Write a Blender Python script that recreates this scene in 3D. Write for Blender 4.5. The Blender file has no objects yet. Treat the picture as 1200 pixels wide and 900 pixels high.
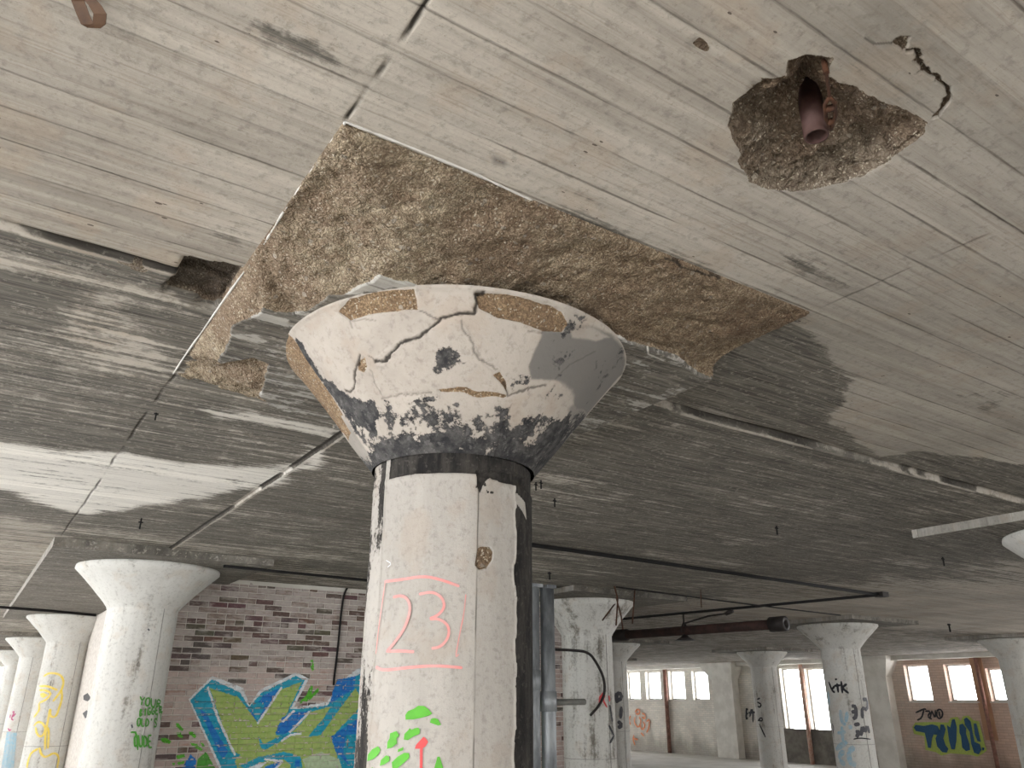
import bpy, bmesh, math, random
import numpy as np
from mathutils import Vector, Matrix
from mathutils.geometry import tessellate_polygon
random.seed(7); rng = np.random.RandomState(7)
S = bpy.context.scene; COL = S.collection
G = 1.2                      # unit: height of the slab above the lens
CAM_Z = 1.90; H = CAM_Z + G  # lens height, slab height
# ------------------------------------------------------------------ camera
ya, pi_, ro = math.radians(-33.7625), math.radians(111.9308), math.radians(.15837)
ROT = Matrix.Rotation(ya, 3, 'Z') @ Matrix.Rotation(pi_, 3, 'X') @ Matrix.Rotation(ro, 3, 'Z')
F = 913.27
cd = bpy.data.cameras.new('camera'); cam = bpy.data.objects.new('camera', cd); COL.objects.link(cam)
cd.sensor_width = 36; cd.lens = F/1200*36; cd.clip_end = 300; cd.clip_start = .02
cam.matrix_world = Matrix.Translation((0, 0, CAM_Z)) @ ROT.to_4x4()
S.camera = cam
# ------------------------------------------------------------------ world, exposure
SKY = 12.5
W = bpy.data.worlds.new('world'); S.world = W; W.use_nodes = True
wn = W.node_tree; wn.nodes['Background'].inputs[0].default_value = (.98, .985, 1, 1); wn.nodes['Background'].inputs[1].default_value = SKY
S.view_settings.view_transform = 'Standard'; S.view_settings.look = 'None'; S.view_settings.gamma = 1
S.view_settings.exposure = 0.0; S.view_settings.use_curve_mapping = False
S.cycles.use_denoising = True; S.cycles.max_bounces = 10; S.cycles.diffuse_bounces = 6; S.cycles.sample_clamp_indirect = 8
S.cycles.use_adaptive_sampling = False

# room extents (metres)
XL, XR, YF, YB = -4.6, 19.1*G, -5.0, 28*G
def portal(loc, rot, sx, sy):
    l = bpy.data.lights.new('window_light', 'AREA'); l.shape = 'RECTANGLE'; l.size = sx; l.size_y = sy
    l.cycles.is_portal = True
    o = bpy.data.objects.new('window_light', l); COL.objects.link(o); o.location = loc; o.rotation_euler = rot
# openings of the walls outside the picture: (from, to) along the wall, sill, head
LEFT_OPEN = [(y, y+4.2) for y in np.arange(-4.5, 31, 5.82)]
FRONT_OPEN = [(-3.9, -1.3)]+[(x, x+1.7) for x in np.arange(6.6, 22, 5.0)]
BACK_OPEN = [(x, x+4.2) for x in np.arange(-4.2, 20, 5.4)]
for a, b in LEFT_OPEN: portal((XL, (a+b)/2, 1.9), (0, math.radians(-90), 0), 1.9, b-a)
for a, b in FRONT_OPEN: portal(((a+b)/2, YF, 1.9), (math.radians(90), 0, 0), b-a, 1.9)

# ------------------------------------------------------------------ pixel <-> place
C0 = Vector((0, 0, CAM_Z))
def ray(x, y): return ROT @ Vector((x-600, 450-y, -F))
def at_z(x, y, z=H):
    r = ray(x, y); t = (z-CAM_Z)/r.z; return C0 + r*t
def at_y(x, y, Y): r = ray(x, y); return C0 + r*(Y/r.y)
def at_x(x, y, X): r = ray(x, y); return C0 + r*(X/r.x)
def at_cyl(x, y, cx, cy, R0, z0=0, k=0):
    """nearest hit on a vertical cylinder, or cone R = R0 + k (z-z0)"""
    r = ray(x, y)
    ox, oy, oz = -cx, -cy, CAM_Z
    q = R0 + k*(oz-z0); kk = k*r.z
    A = r.x**2 + r.y**2 - kk*kk; B = 2*(ox*r.x + oy*r.y - q*kk); Cc = ox*ox + oy*oy - q*q
    D = max(B*B - 4*A*Cc, 0)
    t = (-B - math.sqrt(D))/(2*A)
    return C0 + r*t

# ------------------------------------------------------------------ numpy noise and masks
_T = rng.rand(8, 256, 256)
def vn(x, y, s=0):
    xi = np.floor(x).astype(int); yi = np.floor(y).astype(int); fx = x-xi; fy = y-yi
    fx = fx*fx*(3-2*fx); fy = fy*fy*(3-2*fy); T = _T[s % 8]
    a = T[xi & 255, yi & 255]; b = T[(xi+1) & 255, yi & 255]; c = T[xi & 255, (yi+1) & 255]; d = T[(xi+1) & 255, (yi+1) & 255]
    return (a*(1-fx)+b*fx)*(1-fy) + (c*(1-fx)+d*fx)*fy
def fbm(x, y, o=4, s=0, g=.5):
    r = 0; a = 1; n = 0
    for i in range(o):
        r = r + a*(vn(x*2**i+17.3*i, y*2**i+5.1*i, s+i)-.5); n += a; a *= g
    return r/n*2
def sdf(poly, X, Y):
    """signed distance, positive inside"""
    p = np.array([(q[0], q[1]) for q in poly], float); d = np.full(X.shape, 1e9); ins = np.zeros(X.shape, bool)
    for i in range(len(p)):
        a = p[i]; b = p[(i+1) % len(p)]; e = b-a
        L = max((e**2).sum(), 1e-12)
        t = np.clip(((X-a[0])*e[0]+(Y-a[1])*e[1])/L, 0, 1)
        d = np.minimum(d, np.hypot(X-a[0]-t*e[0], Y-a[1]-t*e[1]))
        c = (a[1] > Y) != (b[1] > Y)
        with np.errstate(divide='ignore', invalid='ignore'):
            ins ^= c & (X < (b[0]-a[0])*(Y-a[1])/(b[1]-a[1]+1e-15)+a[0])
    return np.where(ins, d, -d)
def pline(pts, X, Y):
    p = np.array([(q[0], q[1]) for q in pts], float); d = np.full(X.shape, 1e9)
    for a, b in zip(p[:-1], p[1:]):
        e = b-a; t = np.clip(((X-a[0])*e[0]+(Y-a[1])*e[1])/max((e**2).sum(), 1e-12), 0, 1)
        d = np.minimum(d, np.hypot(X-a[0]-t*e[0], Y-a[1]-t*e[1]))
    return d
def ss(a, b, x): t = np.clip((x-a)/(b-a), 0, 1); return t*t*(3-2*t)
def seg(*parts):
    """(start, stop, step) runs joined into one increasing array"""
    out = []
    for a, b, s in parts: out.append(np.arange(a, b-1e-9, s))
    out.append([parts[-1][1]]); v = np.unique(np.round(np.concatenate(out), 5)); return v

# ------------------------------------------------------------------ objects
def link(o, parent=None):
    COL.objects.link(o)
    if parent is not None: o.parent = parent
    return o
def tag(o, label=None, cat=None, group=None, kind=None):
    if label: o['label'] = label
    if cat: o['category'] = cat
    if group: o['group'] = group
    if kind: o['kind'] = kind
    return o
def empty(name, loc, label, cat, group=None, rz=0):
    o = bpy.data.objects.new(name, None); o.location = loc; o.rotation_euler.z = rz; COL.objects.link(o)
    o.empty_display_size = .1
    return tag(o, label, cat, group)
def mesh_obj(name, verts, faces, mat, parent=None, smooth=False, mats=None, midx=None):
    m = bpy.data.meshes.new(name); m.from_pydata([tuple(v) for v in verts], [], faces); 
    for k in (mats or [mat]): m.materials.append(k)
    if midx is not None: m.polygons.foreach_set('material_index', midx)
    if smooth: m.shade_smooth()
    m.update()
    o = link(bpy.data.objects.new(name, m), parent)
    if parent is not None: o.location = (0, 0, 0); o.matrix_parent_inverse = Matrix.Translation(parent.location).inverted() if parent.rotation_euler.z == 0 else parent.matrix_basis.inverted()
    return o
def grid_obj(name, P, mat, parent=None, attrs=None, flip=False, smooth=True):
    n, m, _ = P.shape
    idx = np.arange(n*m).reshape(n, m)
    q = np.stack([idx[:-1, :-1], idx[1:, :-1], idx[1:, 1:], idx[:-1, 1:]], -1).reshape(-1, 4)
    if flip: q = q[:, ::-1]
    me = bpy.data.meshes.new(name); me.vertices.add(n*m); me.vertices.foreach_set('co', P.reshape(-1).astype(np.float32))
    me.loops.add(q.size); me.loops.foreach_set('vertex_index', q.reshape(-1).astype(np.int32))
    me.polygons.add(len(q)); me.polygons.foreach_set('loop_start', np.arange(0, q.size, 4, dtype=np.int32))
    me.materials.append(mat); me.update(calc_edges=True)
    for k, v in (attrs or {}).items():
        a = me.attributes.new(k, 'FLOAT', 'POINT'); a.data.foreach_set('value', v.reshape(-1).astype(np.float32))
    if smooth: me.shade_smooth()
    o = link(bpy.data.objects.new(name, me), parent)
    if parent is not None: o.matrix_parent_inverse = Matrix.Translation(parent.location).inverted()
    return o
class MB:
    def __init__(s): s.v = []; s.f = []
    def box(s, a, b):
        n = len(s.v); x0, y0, z0 = a; x1, y1, z1 = b
        s.v += [(x0,y0,z0),(x1,y0,z0),(x1,y1,z0),(x0,y1,z0),(x0,y0,z1),(x1,y0,z1),(x1,y1,z1),(x0,y1,z1)]
        s.f += [[n+i for i in q] for q in ((3,2,1,0),(4,5,6,7),(0,1,5,4),(1,2,6,5),(2,3,7,6),(3,0,4,7))]; return s
    def tube(s, pts, r, k=10, caps=True, hollow=False):
        pts = [Vector(p) for p in pts]; rr = r if isinstance(r, (list, tuple)) else [r]*len(pts); base = len(s.v)
        up = Vector((0, 0, 1)); 
        d0 = (pts[1]-pts[0]).normalized(); u = d0.cross(up)
        if u.length < .05: u = d0.cross(Vector((1, 0, 0)))
        u.normalize()
        for i, p in enumerate(pts):
            d = ((pts[min(i+1, len(pts)-1)]-pts[max(i-1, 0)])).normalized()
            u = (u - d*u.dot(d)).normalized(); w = d.cross(u)
            for j in range(k):
                a = 2*math.pi*j/k; s.v.append(p + (u*math.cos(a)+w*math.sin(a))*rr[i])
        for i in range(len(pts)-1):
            for j in range(k):
                a = base+i*k+j; b = base+i*k+(j+1) % k; s.f.append([a, b, b+k, a+k])
        if caps:
            s.f.append([base+j for j in range(k)][::-1]); s.f.append([base+(len(pts)-1)*k+j for j in range(k)])
        return s
    def pipe(s, a, b, r, ri, k=20):
        """hollow tube open at both ends"""
        a = Vector(a); b = Vector(b); d = (b-a).normalized(); u = d.cross(Vector((0, 0, 1)))
        if u.length < .05: u = d.cross(Vector((1, 0, 0)))
        u.normalize(); w = d.cross(u); n = len(s.v)
        for p, q in ((a, r), (b, r), (b, ri), (a, ri)):
            for j in range(k): t = 2*math.pi*j/k; s.v.append(p+(u*math.cos(t)+w*math.sin(t))*q)
        for i in range(4):
            for j in range(k):
                e = n+i*k; f = n+((i+1) % 4)*k; s.f.append([e+j, e+(j+1) % k, f+(j+1) % k, f+j])
        return s
    def ribbon(s, pts, nrm, wid, th=.0):
        """flat strip through pts, side direction from the surface normals"""
        n = len(s.v); k = len(pts)
        for i in range(k):
            d = (pts[min(i+1, k-1)]-pts[max(i-1, 0)]); sd = d.cross(nrm[i])
            sd = sd.normalized() if sd.length > 1e-9 else Vector((0, 0, 1))
            w = wid[i] if isinstance(wid, (list, tuple)) else wid
            s.v += [pts[i]-sd*w/2, pts[i]+sd*w/2]
        for i in range(k-1): s.f.append([n+2*i, n+2*i+1, n+2*i+3, n+2*i+2])
        return s
    def build(s, name, mat, parent=None, smooth=False): return mesh_obj(name, s.v, s.f, mat, parent, smooth)

# ------------------------------------------------------------------ materials
def nodes(name, rough=.9, spec=.2):
    m = bpy.data.materials.new(name); m.use_nodes = True; t = m.node_tree
    b = t.nodes['Principled BSDF']; b.inputs['Roughness'].default_value = rough; b.inputs['Specular IOR Level'].default_value = spec
    return m, t, b
class NT:
    def __init__(s, t): s.t = t
    def n(s, ty, **k):
        x = s.t.nodes.new(ty)
        for a, b in k.items(): setattr(x, a, b)
        return x
    def l(s, a, b): s.t.links.new(a, b)
    def val(s, sock, v):
        if isinstance(v, (int, float, tuple)): sock.default_value = v
        else: s.l(v, sock)
    def math(s, op, a, b=0., c=None, clamp=False):
        x = s.n('ShaderNodeMath', operation=op, use_clamp=clamp); s.val(x.inputs[0], a); s.val(x.inputs[1], b)
        if c is not None: s.val(x.inputs[2], c)
        return x.outputs[0]
    def mix(s, f, a, b, mode='MIX'):
        x = s.n('ShaderNodeMix', data_type='RGBA', blend_type=mode); s.val(x.inputs[0], f)
        s.val(x.inputs[6], a); s.val(x.inputs[7], b); return x.outputs[2]
    def step(s, a, b, v):
        x = s.n('ShaderNodeMapRange', interpolation_type='SMOOTHSTEP'); s.l(v, x.inputs[0]); x.inputs[1].default_value = a; x.inputs[2].default_value = b
        return x.outputs[0]
    def coord(s, sc=(1, 1, 1)):
        g = s.n('ShaderNodeNewGeometry'); m = s.n('ShaderNodeMapping'); m.inputs['Scale'].default_value = sc; s.l(g.outputs['Position'], m.inputs[0]); return m.outputs[0]
    def noise(s, v, sc, det=4, rough=.55, dist=0):
        x = s.n('ShaderNodeTexNoise'); x.inputs['Scale'].default_value = sc; x.inputs['Detail'].default_value = det; x.inputs['Roughness'].default_value = rough
        x.inputs['Distortion'].default_value = dist; s.l(v, x.inputs['Vector']); return x.outputs[0]
    def attr(s, name): x = s.n('ShaderNodeAttribute'); x.attribute_name = name; return x.outputs['Fac']
    def bump(s, h, dist, b, strength=1., prev=None):
        x = s.n('ShaderNodeBump'); x.inputs['Distance'].default_value = dist; x.inputs['Strength'].default_value = strength; s.l(h, x.inputs['Height'])
        if prev is not None: s.l(prev, x.inputs['Normal'])
        s.l(x.outputs[0], b.inputs['Normal']); return x.outputs[0]
def c4(*c): return tuple(c)+(1.,)

def worn_concrete(name, paint=(.60,.555,.49), paint2=(.40,.37,.325), bare=(.085,.079,.069), bare2=(.25,.232,.20),
                  streak=(1.2, 22, 1), boards=0., board_amt=.6, fine=30, soft=.10, agg_a=(.36,.27,.17), agg_b=(.14,.095,.06), peel=1.0):
    m, t, b = nodes(name); N = NT(t)
    P = N.coord(); PS = N.coord(streak)
    big = N.noise(P, .9, 4); st = N.noise(PS, 1.0, 8, .65); st2 = N.noise(PS, 3.1, 6, .7); fn = N.noise(P, fine, 8, .7); md = N.noise(P, 6, 6, .6)
    dark = N.attr('dark'); agg = N.attr('agg'); crack = N.attr('crack'); grey = N.attr('grey'); fresh = N.attr('fresh')
    # paint
    col = N.mix(N.step(.35, .68, N.math('ADD', N.math('MULTIPLY', big, .5), N.math('MULTIPLY', st, .5))), c4(*paint), c4(*paint2))
    col = N.mix(N.math('MULTIPLY', N.step(.50, .66, fn), .42), col, c4(*[x*.62 for x in paint2]))
    col = N.mix(N.math('MULTIPLY', N.step(.52, .64, md), .30), col, c4(paint[0]*.8, paint[1]*.68, paint[2]*.58))
    col = N.mix(grey, col, c4(.17, .162, .15)); col = N.mix(fresh, col, c4(.87, .84, .78))
    # soot / bare concrete, frayed by streaky noise
    br = N.mix(N.step(.35, .7, st2), c4(*bare), c4(*bare2))
    br = N.mix(N.math('MULTIPLY', N.step(.55, .62, fn), .5), br, c4(*[x*1.7 for x in bare2]))
    k = N.math('ADD', dark, N.math('MULTIPLY', N.math('SUBTRACT', st, .5), 1.9*peel))
    k = N.math('ADD', k, N.math('MULTIPLY', N.math('SUBTRACT', fn, .5), 1.0*peel))
    k = N.math('ADD', k, N.math('MULTIPLY', N.math('SUBTRACT', md, .5), .8*peel))
    kd = N.step(.5-soft, .5+soft, k)
    col = N.mix(kd, col, br)
    h = N.math('ADD', N.math('MULTIPLY', fn, .5), N.math('MULTIPLY', kd, -.35))
    h = N.math('ADD', h, N.math('MULTIPLY', st2, .5))
    if boards:
        sx = N.n('ShaderNodeSeparateXYZ'); N.l(P, sx.inputs[0])
        wob = N.math('MULTIPLY', N.math('SUBTRACT', N.noise(N.coord((1, .3, 1)), 1.3, 2), .5), .012)
        yy = N.math('DIVIDE', N.math('ADD', sx.outputs[1], wob), boards)
        fr = N.math('FRACT', yy); fl = N.math('FLOOR', N.math('ADD', yy, .5))
        d = N.math('ABSOLUTE', N.math('SUBTRACT', fr, .5)); d = N.math('SUBTRACT', .5, d)   # 0 at joints
        wn_ = N.n('ShaderNodeTexWhiteNoise', noise_dimensions='1D'); N.l(fl, wn_.inputs['W'])
        amt = N.math('POWER', wn_.outputs['Value'], .8)
        brk = N.step(.38, .62, N.noise(N.coord((1.4, 30, 1)), 1.6, 5, .7))
        ln = N.math('MULTIPLY', N.math('SUBTRACT', 1., N.step(.0, .045, d)), N.math('MULTIPLY', amt, brk))
        col = N.mix(N.math('MULTIPLY', ln, board_amt), col, c4(.07, .055, .045))
        # every board takes the paint a little differently
        wb = N.n('ShaderNodeTexWhiteNoise', noise_dimensions='1D'); N.l(N.math('FLOOR', yy), wb.inputs['W'])
        f = N.math('ADD', .88, N.math('MULTIPLY', wb.outputs['Value'], .2))
        cmb = N.n('ShaderNodeCombineXYZ'); [N.l(f, cmb.inputs[i]) for i in range(3)]
        col = N.mix(1., col, cmb.outputs[0], 'MULTIPLY')
        h = N.math('ADD', h, N.math('MULTIPLY', ln, -1.2)); h = N.math('ADD', h, N.math('MULTIPLY', wb.outputs['Value'], .5))
        pit = N.n('ShaderNodeTexVoronoi'); pit.inputs['Scale'].default_value = 26; N.l(N.coord((.6, 1.3, 1)), pit.inputs['Vector'])
        pm = N.math('MULTIPLY', N.math('LESS_THAN', pit.outputs['Distance'], N.math('MULTIPLY', N.step(.5, .75, md), .2)), .8)
        col = N.mix(pm, col, c4(.06, .045, .035))
        gs = N.noise(N.coord((1.6, 60, 1)), 1.4, 8, .75)      # fine grain of the form boards
        col = N.mix(N.math('MULTIPLY', N.step(.50, .66, gs), .38), col, c4(.21, .17, .135))
        gr = N.noise(P, 95, 4, .8); col = N.mix(N.math('MULTIPLY', N.step(.56, .68, gr), .35), col, c4(.16, .13, .10))
    # exposed aggregate
    wv = N.n('ShaderNodeTexNoise'); wv.inputs['Scale'].default_value = 45; wv.inputs['Detail'].default_value = 3; N.l(P, wv.inputs['Vector'])
    PD = N.n('ShaderNodeVectorMath', operation='MULTIPLY_ADD'); N.l(wv.outputs['Color'], PD.inputs[0]); PD.inputs[1].default_value = (.022, .022, .022); N.l(P, PD.inputs[2])
    v = N.n('ShaderNodeTexVoronoi'); v.inputs['Scale'].default_value = 150; N.l(PD.outputs[0], v.inputs['Vector'])
    an = N.noise(P, 26, 8, .75); an2 = N.noise(P, 3.0, 3)
    ac = N.mix(N.step(.3, .68, an), c4(*agg_a), c4(*agg_b))
    ac = N.mix(N.math('MULTIPLY', N.step(.42, .62, an2), .55), ac, c4(.25, .17, .115))
    sp = N.n('ShaderNodeSeparateColor'); N.l(v.outputs['Color'], sp.inputs[0])
    ac = N.mix(N.math('MULTIPLY', N.math('GREATER_THAN', sp.outputs[0], .86), N.math('LESS_THAN', v.outputs['Distance'], .42)), ac, c4(.52, .46, .36))
    ac = N.mix(N.math('MULTIPLY', N.step(.30, .75, v.outputs['Distance']), .55), ac, c4(.09, .06, .04))
    v2 = N.n('ShaderNodeTexVoronoi'); v2.inputs['Scale'].default_value = 48; N.l(PD.outputs[0], v2.inputs['Vector']); s2 = N.n('ShaderNodeSeparateColor'); N.l(v2.outputs['Color'], s2.inputs[0])
    stn = N.math('MULTIPLY', N.math('GREATER_THAN', s2.outputs[0], .80), N.math('LESS_THAN', v2.outputs['Distance'], N.math('MULTIPLY', s2.outputs[1], .42)))
    ac = N.mix(N.math('MULTIPLY', stn, .75), ac, N.mix(s2.outputs[2], c4(.20,.17,.14), c4(.50,.45,.37)))
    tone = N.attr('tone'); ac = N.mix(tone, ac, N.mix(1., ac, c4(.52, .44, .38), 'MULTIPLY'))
    av = N.math('ADD', agg, N.math('MULTIPLY', N.math('SUBTRACT', fn, .5), .25))
    am = N.step(.46, .54, av)
    ah = N.math('ADD', N.math('MULTIPLY', v.outputs['Distance'], -1.0), N.math('MULTIPLY', an, 2.0))
    col = N.mix(am, col, ac)
    col = N.mix(N.math('MULTIPLY', crack, .92), col, c4(.02, .016, .013))
    N.l(col, b.inputs['Base Color'])
    n1 = N.bump(h, .006, b, .8)
    n2 = N.n('ShaderNodeBump'); n2.inputs['Distance'].default_value = .006; N.l(ah, n2.inputs['Height']); N.l(am, n2.inputs['Strength']); N.l(n1, n2.inputs['Normal'])
    N.l(n2.outputs[0], b.inputs['Normal'])
    return m
def simple(name, col, rough=.7, spec=.3, metal=0., var=.25, sc=12, col2=None, bump=.002, streak=(1, 1, 1), emit=None):
    m, t, b = nodes(name, rough, spec); N = NT(t); P = N.coord(streak)
    n = N.noise(P, sc, 6, .65)
    c2 = col2 or tuple(x*(1-var) for x in col)
    c = N.mix(N.step(.35, .65, n), c4(*col), c4(*c2)); N.l(c, b.inputs['Base Color']); b.inputs['Metallic'].default_value = metal
    if bump: N.bump(n, bump, b, .6)
    return m

M = {}
M['ceiling'] = worn_concrete('board_marked_ceiling', boards=.125, board_amt=.95, streak=(1.3, 24, 1), soft=.17, peel=.85, paint=(.56,.515,.45), paint2=(.31,.28,.24), agg_a=(.42,.36,.28), agg_b=(.17,.135,.10))
M['panel'] = worn_concrete('drop_panel_concrete', boards=.125, streak=(2, 24, 1))
M['col_main'] = worn_concrete('peeling_column_paint', paint=(.455,.428,.392), paint2=(.345,.325,.296), streak=(9, 9, 2.2), bare=(.014,.013,.013), bare2=(.055,.05,.044), fine=55, soft=.05, peel=.9)
M['capital'] = worn_concrete('peeling_capital_paint', paint=(.465,.42,.37), paint2=(.34,.304,.265), streak=(7, 7, 7), bare=(.026,.026,.028), bare2=(.10,.096,.092), fine=45, soft=.05, agg_a=(.46,.33,.20), agg_b=(.26,.17,.10), peel=.9)
M['column'] = worn_concrete('painted_column', paint=(.66,.655,.62), paint2=(.54,.53,.495), streak=(8, 8, 1.0), fine=40, soft=.25)
M['lathing'] = simple('painted_panel', (.50,.49,.46), col2=(.34,.33,.31), sc=5)
M['far_wall'] = None

# ------------------------------------------------------------------ ceiling
def pz(l, z=H): return [at_z(x, y, z) for x, y in l]
YS = 1.9*G; XS = 1.31      # the two steps between pours
CR = [(840+x/4, 40+y/4) for x, y in [(337,125),(410,105),(480,110),(535,112),(530,200),(560,230),(640,250),(720,300),(800,330),(860,350),(930,390),(975,420),(970,470),(900,520),(800,590),(720,640),(600,690),(450,730),(330,735),(230,725),(160,690),(130,640),(100,600),(120,550),(80,490),(55,420),(70,370),(80,320),(150,270),(220,215),(330,200)]]
CRK = [(840+x/4, 40+y/4) for x, y in [(905,80),(945,75),(940,130),(960,165),(1010,190),(1050,230),(1085,250),(1085,290),(1060,350),(1025,390)]]
CHIP = [(840+x/4, 40+y/4) for x, y in [(820,42),(860,15),(912,12),(900,60),(880,90),(850,70)]]
CRK2 = [(840+x/4, 40+y/4) for x, y in [(695,20),(740,48),(825,42)]]
CAV = [(180+x/4, 260+y/4) for x, y in [(45,290),(100,225),(130,160),(200,165),(240,185),(300,180),(415,205),(400,260),(370,290),(330,360),(270,375),(220,350),(130,320)]]
def ceiling():
    xs = seg((XL-.3, -1.2, .3), (-1.2, .2, .04), (.2, .44, .01), (.44, .50, .004), (.50, 1.14, .02), (1.14, 1.60, .0032), (1.60, 2.06, .02), (2.06, 2.18, .005), (2.18, 5.5, .04), (5.5, 12, .15), (12, XR+.3, .4))
    ys = seg((YF-.3, -.5, .25), (-.5, .5, .02), (.5, 1.02, .0032), (1.02, 1.9, .02), (1.9, 2.2, .01), (2.2, 2.38, .004), (2.38, 5, .03), (5, 12, .1), (12, YB+.3, .4))
    X, Y = np.meshgrid(xs, ys, indexing='ij')
    Z = np.full(X.shape, H)
    wy = .006*fbm(X*3, Y*0+2, 3, 1); wx = .006*fbm(Y*3, X*0+4, 3, 2)
    # cast steps
    low = ss(-.003, .003, Y-YS-wy)
    Z -= .016*low
    lowx = ss(-.003, .003, X-XS-wx)*low
    Z -= .014*lowx
    Z += .0025*fbm(X*1.1, Y*5, 4, 3)
    agg = np.zeros(X.shape); dark = np.full(X.shape, .10); crack = np.zeros(X.shape); grey = np.zeros(X.shape)
    # ---- soot: the pours beyond the step are sooty, with fields where the white paint survives
    wX = X+.10*fbm(X*2.2, Y*7, 4, 5); wY = Y+.05*fbm(X*3, Y*3, 4, 6)
    bd = .72 - .14*ss(3.6, 9, Y) - .70*ss(6, 12, X) + .22*fbm(X*.7, Y*2.2, 3, 4)  # paler towards the right windows: their light painted in as thinner soot
    dark = dark*(1-low) + bd*low
    fresh = np.zeros(X.shape)
    def field(pts, val, feather=.06, z=H, fr=0.):
        nonlocal dark, fresh
        q = sdf(pz(pts, z), wX, wY); w = ss(-feather*1.8, feather*1.8, q); dark = dark*(1-w)+val*w; fresh = np.maximum(fresh, fr*w)
    field([(-60,275),(60,300),(200,335),(215,350),(150,335),(60,315),(-60,300)], .38, .03)
    field([(95,335),(140,340),(190,395),(215,425),(200,440),(120,420),(60,380),(60,350)], .42, .03)
    field([(-80,505),(0,515),(75,525),(140,525),(180,533),(230,540),(330,545),(372,520),(385,525),(330,560),(200,588),(100,600),(60,590),(0,572),(-80,560)], .24, .04, fr=1.)
    field([(-60,590),(60,612),(85,640),(60,665),(-60,650)], .40, .08)
    field([(240,476),(300,480),(400,500),(395,512),(300,492),(245,484)], .30, .03, fr=.7)
    field([(0,700),(400,690),(1200,740),(1200,800),(0,800)], .55, .4)
    # near pour: soot against the step on the right
    nx = [(740,478),(760,440),(820,410),(912,372),(945,392),(1000,447),(1003,462),(975,500),(1030,535),(1080,528),(1200,545),(1300,565),(1300,620),(1190,582),(780,470)]
    w = ss(-.05, .05, sdf(pz(nx), wX, wY))*(1-low); dark = dark*(1-w)+.86*w
    for p, v in (([(925,300),(960,295),(1000,330),(985,345),(940,325)], .52), ([(640,240),(700,258),(790,292),(880,330),(930,352),(900,352),(800,312),(700,272)], .56),
                 ([(1120,460),(1200,450),(1200,470),(1150,480)], .48), ([(230,255),(290,262),(285,290),(240,285)], .5), ([(330,30),(400,60),(410,95),(350,80),(290,40)], .42), ([(60,90),(120,110),(110,130),(60,120)], .3)):
        w = ss(-.04, .04, sdf(pz(p), wX, wY))*(1-low); dark = dark*(1-w)+v*w
    grey = .55*ss(-.3, .9, X-.35*Y-.9+.3*fbm(X, Y, 3, 2))*(1-low)*.5
    # step: black band, ragged white lip beyond it
    bw = .011+.010*ss(-.2, .4, fbm(X*1.7, Y*0, 3, 3)) + .010*ss(1.8, 3.5, X)
    band = ss(-bw, -bw+.006, Y-YS-wy)*(1-ss(0, .005, Y-YS-wy))
    gap = ss(-.15, .05, fbm(X*3.1, Y*0+7, 3, 5))
    dark = np.maximum(dark*(1-band), band*1.3*(.35+.65*gap)*(X > -9)); Z += .006*band; crack = np.maximum(crack, band*.85*gap)
    lip = ss(.002, .006, Y-YS-wy)*(1-ss(.018, .026, Y-YS-wy-.006*fbm(X*9, Y*0, 3)))
    dark = dark*(1-lip*.9*gap); Z -= .003*lip
    bandx = ss(-.026, -.02, X-XS-wx)*(1-ss(0, .005, X-XS-wx))*low
    gx = ss(-.2, .1, fbm(Y*1.5, X*0+3, 3, 6)); dark = np.maximum(dark*(1-bandx), bandx*1.4*gx); crack = np.maximum(crack, bandx*.85*gx)
    lipx = ss(.002, .006, X-XS-wx)*(1-ss(.014, .022, X-XS-wx))*low*(1-ss(7, 8, Y)); dark = dark*(1-lipx*.8)
    # formwork seams
    def seamx(x0, y0, y1, wid=.0022, amp=.006, a=.8):
        nonlocal crack, Z
        q = np.abs(X-x0-amp*fbm(Y*6, X*0+x0, 4, 3)); f = (1-ss(wid, wid+.004, q))*((Y > y0) & (Y < y1))*a*ss(-.35, .1, fbm(Y*7, X*0+x0, 3, 1))
        crack = np.maximum(crack, f); Z += .004*f
    seamx(.467, -.4, 1.38, .003, .008, 1.); seamx(.47, 3.1, 8.5, .004, .01, .7); seamx(2.13, .2, 1.36, .002, .003, .5)
    q = np.abs(X-2.135-.003*fbm(Y*6, X, 3, 2)); dark = np.where((q < .006) & (Y < 1.36), 0., dark)
    # crater
    cx, cy = (X+.006*fbm(X*60, Y*60, 3, 2)), (Y+.006*fbm(X*60+9, Y*60, 3, 4))
    c = sdf(pz(CR), cx, cy); ins = ss(0, .004, c)
    hc = at_z(948, 128); r = np.hypot((X-hc.x)*.8, Y-hc.y)
    dep = ins*(.010+.095*ss(0, .085, c)*(.40+.60*np.exp(-(r/.08)**2))+.07*np.exp(-(r/.045)**2)) 
    dep += ins*ss(.0, .02, c)*(.032*fbm(X*22, Y*22, 3, 3)+.012*fbm(X*80, Y*80, 3, 5))
    Z += np.maximum(dep, 0); agg = np.maximum(agg, ss(-.004, -.001, c))
    c2 = ss(0, .003, sdf(pz(CHIP), cx, cy)); Z += .012*c2; agg = np.maximum(agg, c2)
    c3 = 1-ss(.003, .0065, pline(pz(CRK), X+.010*fbm(X*50, Y*50, 3, 6), Y+.010*fbm(X*50, Y*50+5, 3, 7))); Z += .012*c3; agg = np.maximum(agg, c3); crack = np.maximum(crack, c3*.45)
    c4_ = 1-ss(.001, .004, pline(pz(CRK2), X, Y)); crack = np.maximum(crack, c4_*.7)
    sc_ = ss(0, .006, sdf(pz([(811,52),(818,45),(829,46),(834,51),(828,60),(817,63)]), X, Y)); agg = np.maximum(agg, sc_); Z += .006*sc_
    sc2 = ss(0, .01, sdf(pz([(535,171),(573,184),(577,182),(597,190),(598,195),(632,214),(600,201),(565,189)]), X, Y)); grey = np.maximum(grey, sc2*.9); agg = np.maximum(agg, sc2*.52)
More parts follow.
